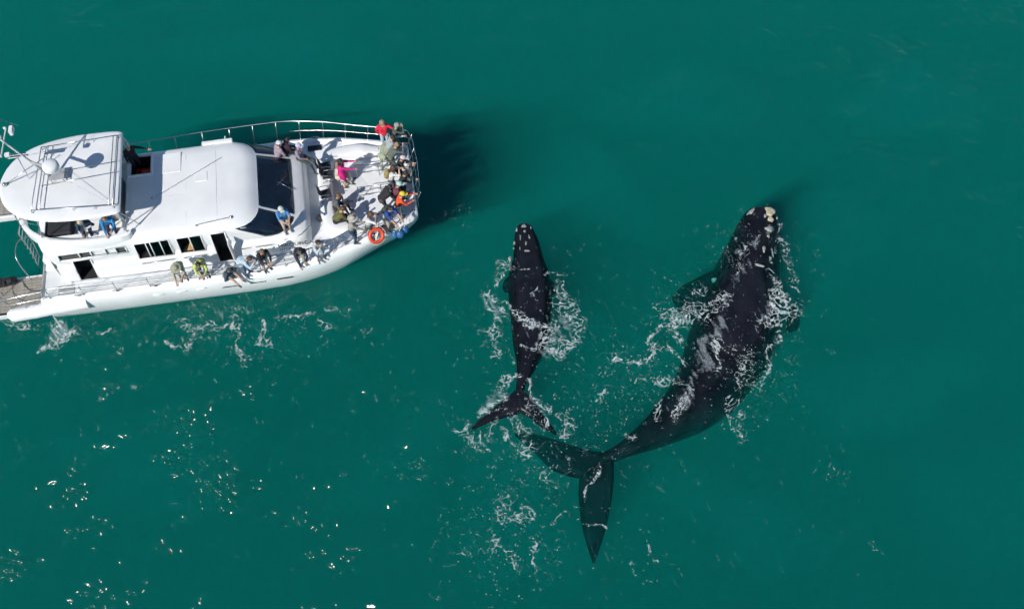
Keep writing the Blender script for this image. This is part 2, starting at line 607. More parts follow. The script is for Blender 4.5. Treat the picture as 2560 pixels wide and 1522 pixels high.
for side in (-1, 1):
    # two saloon windows: left sash open, panes behind white bars, tan seats inside
    for (a, b_, z0, z1), bars in ((WINS[0], (-1.17, -1.0, -0.62)), (WINS[1], (0.52,))):
        wf = frame_bars(a, b_, z0, z1, side, bars).build('window', WHITE, cabin, smooth=True)
        side_pane(bars[0] + 0.02, b_ - 0.02, z0 + 0.02, z1 - 0.02, side, 0.03).build('pane', PANE, wf)
        m = MB()
        c = (a + b_) / 2 + 0.15
        q = [(c - 0.40, 0.07, z0 + 0.02), (c + 0.02, 0.07, z0 + 0.02), (c + 0.30, 0.13, z1 - 0.03), (c + 0.02, 0.13, z1 - 0.03)]
        P = [Vector((s, side * (wall_t(z) - d), z)) for s, d, z in q]
        m.add(P + [p + Vector((0, -side * 0.04, 0)) for p in P], [(0, 1, 2, 3), (7, 6, 5, 4), (0, 4, 5, 1), (1, 5, 6, 2), (2, 6, 7, 3), (3, 7, 4, 0)])
        m.build('blind', TAN, wf)
        m = MB()
        m.tube([(a + 0.05, side * (wall_t(z0 - 0.16) + 0.05), z0 - 0.16), (b_ - 0.02, side * (wall_t(z0 - 0.16) + 0.05), z0 - 0.14)], 0.02, 6)
        m.build('grab_rail', STEEL, cabin, smooth=True)
    # forward door opening and the open door leaf beside it
    a, b_, z0, z1 = WINS[2]
    frame_bars(a, b_, z0, z1, side, (), 0.06).build('door_frame', WHITE, cabin, smooth=True)
    m = MB()
    m.box((b_ + 0.10, side * 2.62, 2.1), (0.05, 0.32, 1.45))
    m.build('door', WHITE, cabin, bevel=0.015)
    # aft door opening
    a, b_, z0, z1 = WINS[3]
    frame_bars(a, b_, z0, z1, side, (), 0.05).build('door_frame', WHITE, cabin, smooth=True)
    # strip of grey windows under the steering deck
    a, b_, z0, z1 = WINS[4]
    wf = frame_bars(a, b_, z0, z1, side, (-3.75, -3.3, -2.75, -2.35), 0.07).build('window_strip', WHITE, cabin, smooth=True)
    xs = [a, -3.75, -3.3, -2.75, -2.35, b_]
    for i in range(5):
        side_pane(xs[i] + 0.03, xs[i + 1] - 0.03, z0 + 0.02, z1 - 0.02, side, 0.05).build('pane', GREYGL if i in (0, 1, 4) else WHITE, wf)


def cabin_patch(u0, u1, z0, z1, off, nu=10, nz=6, taper=0.0):
    m = MB()
    rows = []
    for j in range(nz + 1):
        z = z0 + (z1 - z0) * j / nz
        row = []
        for i in range(nu + 1):
            k = i / nu
            u = u0 + (u1 - u0) * k
            u += taper * (0.5 - k) * (j / nz)
            p = cabin_pt(u, z)
            e = 0.004
            nrm = (cabin_pt(u + e, z) - cabin_pt(u - e, z)).cross(cabin_pt(u, min(z + 0.03, 3.3)) - cabin_pt(u, z - 0.03)).normalized()
            row.append(p + nrm * off)
        rows.append(row)
    m.loft(rows, closed=False, cap0=False, cap1=False)
    return m


def u_at(t, z, front=True):
    """outline place where the front of the cabin at height z reaches t"""
    best = min(((abs(cabin_pt(i / 400, z).y - t), i / 400) for i in range(100, 300)), key=lambda q: q[0])
    return best[1]


screen = empty('windscreen'); screen.parent = BOAT
for t0, t1, d0, d1 in ((-1.30, 1.43, 0, 0), (1.58, 2.12, 0, 0.022), (-2.14, -1.46, -0.022, 0)):
    u0, u1 = u_at(t0, 2.6) + d0, u_at(t1, 2.6) + d1
    m = cabin_patch(u0, u1, 2.30, 3.02, 0.012, 14, 8)
    o = m.build('windscreen_pane', GLASS, screen, smooth=True)
    so = o.modifiers.new('s', 'SOLIDIFY'); so.thickness = 0.02; so.offset = -1
wp = MB()
wp.tube([(4.62, -0.18, 2.37), (4.1, 0.1, 2.66)], 0.014, 6)
wp.tube([(4.35, 0.40, 2.54), (4.05, -0.1, 2.70)], 0.012, 6)
wp.build('wiper', STEEL, screen, smooth=True)
for side in (-1, 1):
    u0, u1 = (0.058, 0.084) if side < 0 else (1 - 0.084, 1 - 0.058)
    # small dark quarter window at the aft end of the cabin side
    m = cabin_patch(u0, u1, 1.72, 2.28, 0.012, 6, 4)
    m.build('quarter_window', GREYGL, cabin, smooth=True)

# roof fittings
m = MB(); m.box((-0.1, 1.24, 3.352), (0.9, 1.0, 0.03)); m.build('roof_panel', WHITE, cabin, bevel=0.012)
m = MB(); m.tube(spline([(0.95, -2.0, 3.26), (1.0, -2.0, 3.34), (2.2, -1.86, 3.34), (2.3, -1.86, 3.26)], 4), 0.018, 6)
m.box((2.28, -1.84, 3.29), (0.09, 0.09, 0.12))
m.build('grab_rail', STEEL, cabin, smooth=True)
m = MB(); m.box((1.8, 2.12, 3.23), (1.25, 0.17, 0.16)); m.build('roof_locker', WHITE, cabin, bevel=0.03)
m = MB()
m.box((-1.24, 1.86, 3.31), (0.98, 0.10, 0.10)); m.box((-1.24, 0.80, 3.37), (0.98, 0.08, 0.10)); m.box((-0.80, 1.33, 3.36), (0.10, 0.98, 0.10))
m.build('hatch_coaming', WHITE, cabin, bevel=0.02)
m = MB(); m.tube([(0.42, -0.45, 3.37), (-0.75, -0.42, 3.37)], 0.006, 4)
m.ball((-0.78, -0.42, 3.37), 0.05); m.build('stay_fitting', GREYP, cabin)
for s_ in (0.55, 1.75):
    m = MB(); m.tube([(s_, -1.9, 3.285), (s_, -1.5, 3.332), (s_, 0, 3.347), (s_, 1.5, 3.332), (s_, 1.9, 3.285)], 0.006, 5); m.build('roof_seam', GREYP, cabin)
m = MB(); m.box((1.15, 0.35, 3.352), (0.5, 0.5, 0.03)); m.build('roof_hatch', WHITE, cabin, bevel=0.012)
# bar lines of rigging over the roof
m = MB(); m.tube([(2.0, 1.2, 3.36), (-0.62, -0.40, 3.40)], 0.008, 4); m.build('stay_wire', STEEL, cabin)
m = MB(); m.tube(spline([(2.55, -2.15, 2.95), (2.62, -2.22, 3.02), (2.76, -2.2, 3.0), (2.8, -2.12, 2.92)], 4), 0.03, 6); m.build('horn', GREYP, cabin, smooth=True)

# ---- steering deck coaming, hardtop, struts
HT = [(-6.1, 0.0), (-5.98, 0.62), (-5.70, 1.14), (-5.2, 1.58), (-4.57, 1.86), (-3.7, 2.03), (-2.7, 2.08), (-1.72, 2.02), (-1.52, 1.88)]
HTO = [(a, -b_) for a, b_ in HT[::-1]][:-1] + HT
HTO = [(p.x, p.y) for p in spline([(a, b_, 0) for a, b_ in HTO], 5)]


def inset_outline(P, d, c=(-3.4, 0.0)):
    return [(c[0] + (x - c[0]) * (1 - d / 2.0), c[1] + (y - c[1]) * (1 - d / 2.0)) for x, y in P]


def ring_wall(P, z0, z1, th, name, m_, par):
    """open wall (no front) following the outline P"""
    q = MB()
    I = inset_outline(P, th)
    rows = []
    for x, y, i in [(p[0], p[1], k) for k, p in enumerate(P)]:
        rows.append([(x, y, z0), (x * 1.0, y, z1 - 0.04), (x + (I[i][0] - x) * 0.3, y + (I[i][1] - y) * 0.3, z1), (I[i][0], I[i][1], z1 - 0.02), (I[i][0], I[i][1], z0)])
    q.loft(rows)
    return q.build(name, m_, par, smooth=True, angle=50)


FB = [(x * 0.985 - 0.02, y * 1.06) for x, y in HTO]
ring_wall(FB, 2.93, 3.50, 0.14, 'steering_deck_coaming', WHITE, BOAT)
m = MB(); m.loft([[(x, y, z) for x, y in inset_outline(FB, 0.1)] for z in (2.93, 2.97)]); m.build('steering_deck_underside', WHITE, BOAT) if False else None
q = MB()
for z, d in ((4.66, 0.06), (4.68, 0.0), (4.73, -0.01), (4.78, 0.03), (4.81, 0.14), (4.84, 0.6), (4.85, 1.3)):
    q.loft([[(x, y, z) for x, y in inset_outline(HTO, d)]], cap0=False, cap1=False)
q = MB()
q.loft([[(x, y, z) for x, y in inset_outline(HTO, d)] for z, d in ((4.66, 0.10), (4.67, 0.02), (4.72, -0.01), (4.77, 0.02), (4.80, 0.10), (4.825, 0.5), (4.835, 1.2))])
hardtop = q.build('hardtop', WHITE, BOAT, smooth=True, angle=40)
struts = empty('hardtop_frame'); struts.parent = BOAT
for side in (-1, 1):
    for a, b_ in (((-1.6, 1.95, 4.66), (-1.68, 2.0, 3.25)), ((-1.6, 1.9, 4.66), (-1.25, 1.6, 3.34)), ((-1.6, 1.92, 4.66), (-1.72, 1.55, 3.3)),
                  ((-3.0, 2.0, 4.66), (-3.15, 2.0, 3.5)), ((-4.6, 1.78, 4.66), (-4.9, 1.75, 3.45)), ((-5.6, 1.1, 4.66), (-5.75, 1.05, 3.45))):
        m = MB(); m.tube([(a[0], side * a[1], a[2]), (b_[0], side * b_[1], b_[2])], 0.022, 8); m.build('strut', STEEL, struts, smooth=True)
# dark cover and console inside the steering deck
m = MB(); m.box((-2.3, 0.0, 3.2), (0.6, 1.8, 0.62)); m.build('steering_console', GREYP, BOAT, bevel=0.05)
m = MB(); m.box((-4.35, -1.0, 3.12), (0.95, 1.1, 0.42)); m.build('steering_deck_bench', BLACKF, BOAT, bevel=0.08)
m = MB(); m.box((-3.3, 0.9, 3.12), (0.8, 0.6, 0.45)); m.build('steering_deck_bench', GREYP, BOAT, bevel=0.08)

# roof rack of tubes
rack = empty('roof_rack'); rack.parent = BOAT
ZR = 4.97
A, Bp, C, D = (-4.72, -1.52), (-1.72, -1.78), (-1.66, 1.62), (-4.55, 1.50)
def rbar(p, q_, z=ZR, r=0.018):
    m = MB(); m.tube([(p[0], p[1], z), (q_[0], q_[1], z)], r, 7); m.build('rack_bar', STEEL, rack, smooth=True)
rbar(A, Bp); rbar(D, C); rbar(A, D); rbar(Bp, C)
rbar((-4.42, -1.54), (-4.28, 1.51)); rbar((-1.86, -1.76), (-1.8, 1.62))
rbar((-3.55, 0.18), (-1.7, 0.30)); rbar((-4.4, -0.42), (-1.72, -0.22))
rbar((-3.45, 0.2), (-3.5, -0.36))
for p in (A, Bp, C, D, (-3.2, -1.66), (-2.4, -1.72), (-3.4, 1.56), (-2.6, 1.59)):
    m = MB(); m.tube([(p[0], p[1], 4.80), (p[0], p[1], ZR)], 0.016, 6); m.tube([(p[0], p[1], 4.79), (p[0], p[1], 4.815)], 0.04, 8); m.build('rack_foot', STEEL, rack, smooth=True)

# mast, radar dome, antennas
mast = empty('mast'); mast.parent = BOAT
m = MB(); m.tube([(-4.0, -0.05, 4.80), (-4.42, -0.05, 6.0), (-4.95, -0.05, 7.45)], 0.06, 10, rs=[0.06, 0.045, 0.032]); m.build('mast_pole', GREYW, mast, smooth=True)
m = MB()
for dx, dy in ((-0.2, -0.28), (0.3, -0.28), (0.3, 0.22), (-0.2, 0.22)):
    m.tube([(-3.85 + dx, dy, 4.80), (-3.9 + dx * 0.8, dy * 0.8, 5.05)], 0.02, 6)
m.box((-3.82, -0.03, 5.06), (0.55, 0.5, 0.03)); m.build('mast_step', GREYP, mast)
m = MB()
DM = bl(125, 414, 6.2)
m.loft([[(DM.x + r * math.cos(2 * math.pi * i / 24), DM.y + r * math.sin(2 * math.pi * i / 24), z) for i in range(24)] for r, z in ((0.22, 6.02), (0.295, 6.06), (0.305, 6.15), (0.295, 6.23), (0.23, 6.29), (0.08, 6.32))])
m.build('radar_dome', WHITE, mast, smooth=True, angle=50)
m = MB(); m.tube([(-4.42, -0.05, 5.98), (DM.x, DM.y, 5.98)], 0.05, 8); m.box((DM.x, DM.y, 6.0), (0.3, 0.3, 0.04)); m.build('dome_bracket', GREYP, mast)
m = MB()
m.tube([(-4.9, -0.75, 7.2), (-4.85, 0.62, 7.2)], 0.022, 6)
m.ball((-4.9, -0.72, 7.26), 0.055); m.ball((-4.85, 0.55, 7.27), 0.06); m.ball((-4.88, -0.05, 7.5), 0.08)
m.box((-4.72, -0.62, 7.15), (0.16, 0.14, 0.10)); m.box((-4.66, 0.50, 7.16), (0.12, 0.3, 0.2))
m.build('spreader', WHITE, mast, smooth=True, angle=40)
m = MB(); m.tube([(-4.4, 0.62, 7.25), (-5.6, 0.62, 8.4)], 0.012, 5); m.build('whip_antenna', STEEL, mast)
m = MB(); m.tube([(-4.9, -0.72, 7.25), (-5.3, -0.72, 8.8)], 0.012, 5); m.build('whip_antenna', STEEL, mast)
m = MB()
m.tube([(-4.95, 0.10, 4.82), (-4.95, 0.3, 5.9)], 0.02, 6)
m.box((-4.95, 0.35, 5.9), (0.75, 0.07, 0.05)); m.box((-4.95, 0.35, 6.02), (0.70, 0.05, 0.04)); m.tube([(-5.25, 0.35, 5.9), (-5.25, 0.35, 6.02)], 0.02, 6); m.tube([(-4.65, 0.35, 5.9), (-4.65, 0.35, 6.02)], 0.02, 6)
m.build('antenna_frame', STEEL, mast)
m = MB(); m.tube([(-5.88, -0.02, 4.80), (-4.95, 0.12, 5.3), (-4.2, 0.75, 5.25)], 0.018, 6); m.ball((-5.85, -0.03, 4.86), 0.09); m.build('stay_bar', STEEL, mast, smooth=True)
m = MB(); m.tube([(-4.05, -0.05, 5.4), (-1.75, -1.7, 4.9)], 0.008, 4); m.tube([(-4.6, -0.05, 6.6), (-6.4, 0.9, 5.2)], 0.008, 4); m.build('stay_wire', STEEL, mast)

# aft cockpit: side bulkhead, seat, ladder and stern rails
m = MB()
m.box((-5.38, 0, 0.95), (0.75, 3.6, 0.75)); m.build('aft_bulkhead', WHITE, BOAT, bevel=0.06)
m = MB(); m.box((-5.45, -1.25, 1.48), (0.45, 0.5, 0.34)); m.build('aft_seat', WHITE, BOAT, bevel=0.08)
m = MB(); m.box((-5.55, -0.9, 2.0), (0.08, 0.3, 1.2)); m.box((-5.5, -0.1, 1.4), (0.5, 1.2, 0.06)); m.build('aft_step', GREYP, BOAT, bevel=0.02)
lad = empty('stern_ladder'); lad.parent = BOAT
for t in (-1.25, -0.75):
    m = MB(); m.tube(spline([(-6.15, t, 0.7), (-5.95, t, 2.0), (-5.9, t, 3.3), (-5.75, t, 3.6)], 5), 0.022, 7); m.build('stile', STEEL, lad, smooth=True)
for i in range(8):
    m = MB(); m.tube([(-6.12 + 0.026 * i, -1.25, 0.95 + 0.32 * i), (-6.12 + 0.026 * i, -0.75, 0.95 + 0.32 * i)], 0.018, 6); m.build('rung', STEEL, lad)
sr = empty('stern_rail'); sr.parent = BOAT
for side in (-1, 1):
    for zz, r_ in ((1.95, 0.02), (1.5, 0.014)):
        m = MB(); m.tube(spline([(-5.4, side * 3.18, zz), (-6.2, side * 3.2, zz - 0.05), (-6.95, side * 3.15, zz - 0.15), (-7.4, side * 2.6, zz - 0.15), (-7.45, side * 1.8, zz - 0.1)], 6), r_, 7); m.build('rail', STEEL, sr, smooth=True)
    for p in ((-5.6, 3.18), (-6.4, 3.2), (-7.0, 3.1), (-7.4, 2.4)):
        m = MB(); m.tube([(p[0], side * p[1], 0.88), (p[0], side * p[1], 1.86)], 0.018, 6); m.build('post', STEEL, sr, smooth=True)
    m = MB(); m.tube(spline([(-5.2, side * 0.3, 1.35), (-6.4, side * 0.4, 1.9), (-6.6, side * 1.3, 1.9), (-6.3, side * 1.9, 1.0)], 6), 0.02, 7); m.build('rail', STEEL, sr, smooth=True)
m = MB(); m.capsule((-8.0, -2.0, 1.10), (-7.0, -1.85, 1.10), 0.17, 0.17, 12); m.box((-7.5, -1.93, 1.22), (0.5, 0.3, 0.14)); m.build('rolled_tarpaulin', BLACKF, BOAT, smooth=True, angle=50)

# side deck mats
for side in (-1, 1):
    m = MB(); m.box((-4.75, side * 2.84, 1.325), (0.62, 0.44, 0.02)); m.build('deck_mat', GREYP, BOAT, bevel=0.004)

# ---- foredeck seat module (U shape, open to the bow)
ZD = 1.30
def deck_z(s): return 1.30 + rise(s) * 0.75
m = MB()
def ublock(path, wd, ht, z0f):
    rows = []
    P = spline([(a, b_, 0) for a, b_ in path], 6)
    for i, p in enumerate(P):
        t = (P[min(i + 1, len(P) - 1)] - P[max(i - 1, 0)]).normalized()
        n_ = Vector((-t.y, t.x, 0))
        k = i / (len(P) - 1)
        e = min(1, min(k, 1 - k) * 7 + 0.05)
        z0 = z0f(p.x) - 0.03
        hh, ww = ht * (0.25 + 0.75 * e), wd * (0.4 + 0.6 * e)
        rows.append([p + n_ * (ww * q) + Vector((0, 0, z0 + hh * z)) for q, z in ((-0.5, 0), (-0.48, 0.7), (-0.42, 0.92), (-0.3, 1.0), (0, 1.03), (0.3, 1.0), (0.42, 0.92), (0.48, 0.7), (0.5, 0))])
    return rows
m.loft(ublock([(8.7, 1.78), (7.9, 1.86), (6.9, 1.95), (6.2, 1.80), (5.92, 1.2), (5.88, 0.4), (5.88, -0.6), (5.92, -1.3), (6.2, -1.85), (6.9, -2.02), (7.7, -1.95)], 0.62, 0.42, deck_z))
m.build('bow_seat_module', WHITE, BOAT, smooth=True, angle=55)
# inner deck rails of the bow
ir = empty('inner_bow_rail'); ir.parent = BOAT
for t in (0.62, -0.55):
    for z in (0.35, 0.62, 0.9):
        m = MB(); m.tube([(7.25, t, deck_z(7.2) + z), (9.2, t - 0.1, deck_z(9.2) + z)], 0.016, 6); m.build('rail', STEEL, ir, smooth=True)
    for s in (7.25, 8.2, 9.15):
        m = MB(); m.tube([(s, t - (s - 7.25) * 0.05, deck_z(s) - 0.02), (s, t - (s - 7.25) * 0.05, deck_z(s) + 0.9)], 0.018, 6); m.build('post', STEEL, ir, smooth=True)
for s, t in ((7.05, 0.55), (7.5, -1.0), (6.15, -2.45), (8.7, -1.2), (6.2, 1.55)):
    m = MB(); zz = deck_z(s) + (0.40 if t == 1.55 else 0.0)
    m.tube([(s, t - 0.13, zz + 0.06), (s, t + 0.13, zz + 0.06)], 0.02, 7); m.tube([(s, t - 0.05, zz - 0.01), (s, t - 0.05, zz + 0.06)], 0.02, 6); m.tube([(s, t + 0.05, zz - 0.01), (s, t + 0.05, zz + 0.06)], 0.02, 6)
    m.build('deck_cleat', STEEL, BOAT, smooth=True)
m = MB(); m.box((5.55, 2.62, deck_z(5.5) + 0.05), (0.6, 0.26, 0.10)); m.build('side_hatch', GLASS, BOAT, bevel=0.02)
m = MB(); m.ball((5.62, -1.15, deck_z(5.6) + 0.12), 0.24, sc=(1, 0.8, 0.6)); mo = m.build('rope_bag', BLACKF, BOAT, smooth=True)

# gunwale cleats and side slots
for side in (-1, 1):
    for s0 in (1.32, 2.42, 3.52):
        m = MB(); m.box((s0 + 0.32, side * 3.452, 0.86 + 0.02 * (s0 - 1)), (0.66, 0.045, 0.045)); m.build('hull_slot', RUBBER, hull, bevel=0.008)
    for s in (-6.1, -4.2, -2.7, -1.2, 2.9, 5.6):
        g = hb(s) - 0.17
        zz = (1.39 if s > -5.4 else 1.02) + rise(s)
        m = MB(); m.capsule((s - 0.17, side * g, zz + 0.05), (s + 0.17, side * (g - 0.01), zz + 0.05), 0.022, 0.022, 7); m.box((s, side * g, zz + 0.015), (0.12, 0.06, 0.06)); m.build('cleat', STEEL, hull, smooth=True, angle=40)
    for s in (-1.2, -0.3, 0.5):
        m = MB(); m.tube([(s - 0.22, side * 3.46, 0.98), (s + 0.2, side * 3.46, 0.99)], 0.02, 6); m.build('fender_eye', WHITE, hull, smooth=True)
m = MB(); m.tube([(9.2, -2.0, 1.78), (8.3, -2.36, 1.68)], 0.03, 7); m.build('bow_slot', RUBBER, hull)

# ---- rails round the side decks and bow
RT = [(-5.3, 3.30, 2.28), (-3.2, 3.40, 2.32), (-1.2, 3.46, 2.34), (0.6, 3.52, 2.38), (2.1, 3.54, 2.40), (4.2, 3.45, 2.50), (5.15, 3.3, 2.54), (6.15, 3.02, 2.62), (7.1, 2.66, 2.70), (8.05, 2.32, 2.76), (9.2, 1.98, 2.82), (9.62, 1.75, 2.84)]
def rail_pt(s):
    xs = [p[0] for p in RT]
    return (s, interp(s, xs, [p[1] for p in RT]), interp(s, xs, [p[2] for p in RT]))
guard = empty('guard_rail'); guard.parent = BOAT
top = spline(RT, 5)
full = [Vector((p.x, -p.y, p.z)) for p in top] + [Vector((9.78, -1.2, 2.86)), Vector((9.84, 0, 2.87)), Vector((9.78, 1.2, 2.86))] + top[::-1]
m = MB(); m.tube(full, 0.02, 8); m.build('top_rail', STEEL, guard, smooth=True)
def midline(k, s0):
    L = []
    for s in np.linspace(s0, 9.62, 18):
        p = rail_pt(s); zb = 1.36 + rise(s); tb = hb(s) - 0.2
        L.append(Vector((s, tb + (p[1] - tb) * k, zb + (p[2] - zb) * k)))
    return L
for k, s0 in ((0.5, 4.6),):
    a = midline(k, s0)
    m = MB(); m.tube([Vector((p.x, -p.y, p.z)) for p in a] + [Vector((9.72, 0, a[-1].z))] + a[::-1], 0.014, 6); m.build('middle_rail', STEEL, guard, smooth=True)
m = MB(); a = [Vector((s, 0, 0)) for s in np.linspace(-5.3, 4.4, 16)]
a = [Vector((p.x, -(hb(p.x) - 0.2 + (rail_pt(p.x)[1] - hb(p.x) + 0.2) * 0.5), 1.36 + rise(p.x) + (rail_pt(p.x)[2] - 1.36 - rise(p.x)) * 0.5)) for p in a]
m.tube(a, 0.012, 6); m.build('middle_rail', STEEL, guard, smooth=True)
for side in (-1, 1):
    for s in (-5.2, -3.9, -2.6, -1.3, -0.2, 0.95, 2.1, 3.1, 4.1, 5.1, 6.1, 7.05, 8.0, 8.9):
        p = rail_pt(s); tb = hb(s - 0.12) - 0.2
        m = MB(); m.tube([(s - 0.12, side * tb, 1.37 + rise(s)), (p[0], side * p[1], p[2])], 0.017, 7)
        m.tube([(s - 0.12, side * tb, 1.36 + rise(s)), (s - 0.12, side * tb, 1.42 + rise(s))], 0.038, 8)
        m.build('post', STEEL, guard, smooth=True)
for t in (-1.5, -0.75, 0, 0.75, 1.5):
    m = MB(); m.tube([(9.42, t, 1.78), (9.8, t * 1.02, 2.86)], 0.017, 7); m.build('post', STEEL, guard, smooth=True)

# ---- lettering on the cabin side near the bow
def text(body, s, z, size, ext):
    c = bpy.data.curves.new('lettering', 'FONT')
    c.body = body; c.size = size; c.extrude = 0.003
    c.materials.append(LETTER)
    o = bpy.data.objects.new('lettering', c)
    COL.objects.link(o); o.parent = BOAT
    dt = (wall_t(1.92) - wall_t(1.28)) / 0.64
    up = Vector((0, -dt, 1)).normalized()
    X = Vector((1, 0, 0)); Zn = X.cross(up)
    M = Matrix((X, up, Zn)).transposed().to_4x4()
    M.translation = Vector((s, -(wall_t(z) + 0.006), z))
    bpy.context.view_layer.update()
    me = bpy.data.meshes.new_from_object(o.evaluated_get(bpy.context.evaluated_depsgraph_get()))
    bpy.data.objects.remove(o)
    o = bpy.data.objects.new('lettering', me)
    COL.objects.link(o); o.parent = BOAT
    o.matrix_local = M
    return o
text('MIROUNGA', 3.78, 1.70, 0.265, 0.006)
text('GTC80', 3.82, 1.52, 0.17, 0.0)
m = MB(); m.ball((3.62, -(wall_t(1.76) + 0.004), 1.76), 0.045, sc=(1, 0.1, 1)); m.build('lettering_dot', LETTER, BOAT)
m = MB()
for s in (2.55, 3.1): pass
m.tube([(2.35, -(wall_t(1.9) + 0.05), 1.98), (3.6, -(wall_t(1.9) + 0.05), 2.0)], 0.018, 6)
m.tube([(5.25, -1.85, 2.12), (4.75, -2.26, 2.08), (4.1, -2.38, 2.06)], 0.018, 6)
m.build('grab_rail', STEEL, BOAT, smooth=True)

bpy.context.view_layer.update()

# surface people stand on: boat parts gathered for a height test
def world_bvh(objs):
    vs, fs = [], []
    for o in objs:
        b0 = len(vs)
        M = o.matrix_world
        vs += [M @ v.co for v in o.data.vertices]
        fs += [tuple(i + b0 for i in p.vertices) for p in o.data.polygons]
    return BVHTree.FromPolygons(vs, fs)


STAND = world_bvh([o for o in BOAT.children if o.name.split('.')[0] in ('main_deck', 'cabin', 'bow_seat_module', 'steering_console')] + [hull])


def floor_z(x, y, ztop=6.0):
    h_ = STAND.ray_cast(Vector((x, y, ztop)), Vector((0, 0, -1)))
    return h_[0].z if h_[0] else 1.4


# ------------------------------------------------------------------ people
FAB = {}


def fab(col, rough=0.85):
    k = tuple(round(c, 3) for c in col)
    if k not in FAB: FAB[k] = mat('fabric_%d' % len(FAB), col, rough, var=0.22, scale=14, bump=0.3, bscale=35)
    return FAB[k]


PEOPLE = []


def ik(a, t, l1, l2, pole):
    d = t - a
    L = min(max(d.length, 0.05), (l1 + l2) * 0.995)
    dn = d.normalized()
    t = a + dn * L
    x = (l1 * l1 - l2 * l2 + L * L) / (2 * L)
    hh = math.sqrt(max(0, l1 * l1 - x * x))
    p = (pole - dn * pole.dot(dn))
    p = p.normalized() if p.length > 1e-4 else Vector((0, 0, -1))
    return a + dn * x + p * hh, t


def hand_mesh(mb, wrist, fdir, out, mi):
    """palm, four bent fingers of unequal length and a thumb leaving the side of the palm"""
    f = fdir.normalized()
    o = (out - f * out.dot(f)).normalized()
    dn = f.cross(o).normalized()
    if dn.z > 0: dn = -dn
    pe = wrist + f * 0.085
    mb.capsule(wrist + f * 0.015 - o * 0.012, pe - o * 0.02, 0.022, 0.02, 6, mi)
    mb.capsule(wrist + f * 0.015 + o * 0.012, pe + o * 0.02, 0.022, 0.02, 6, mi)
    for k, L in ((-0.033, 0.066), (-0.011, 0.076), (0.011, 0.080), (0.033, 0.07)):
        b0 = pe + o * k
        m1 = b0 + f * L * 0.5 + dn * 0.010
        mb.tube([b0, m1, m1 + (f * 0.6 + dn * 0.8) * L * 0.5], 0.009, 5, mi, rs=[0.010, 0.009, 0.007])
    b0 = wrist + f * 0.035 + o * 0.03
    m1 = b0 + (f * 0.6 + o * 0.7) * 0.045
    mb.tube([b0, m1, m1 + (f * 0.9 + dn * 0.4) * 0.03], 0.01, 5, mi, rs=[0.012, 0.011, 0.008])


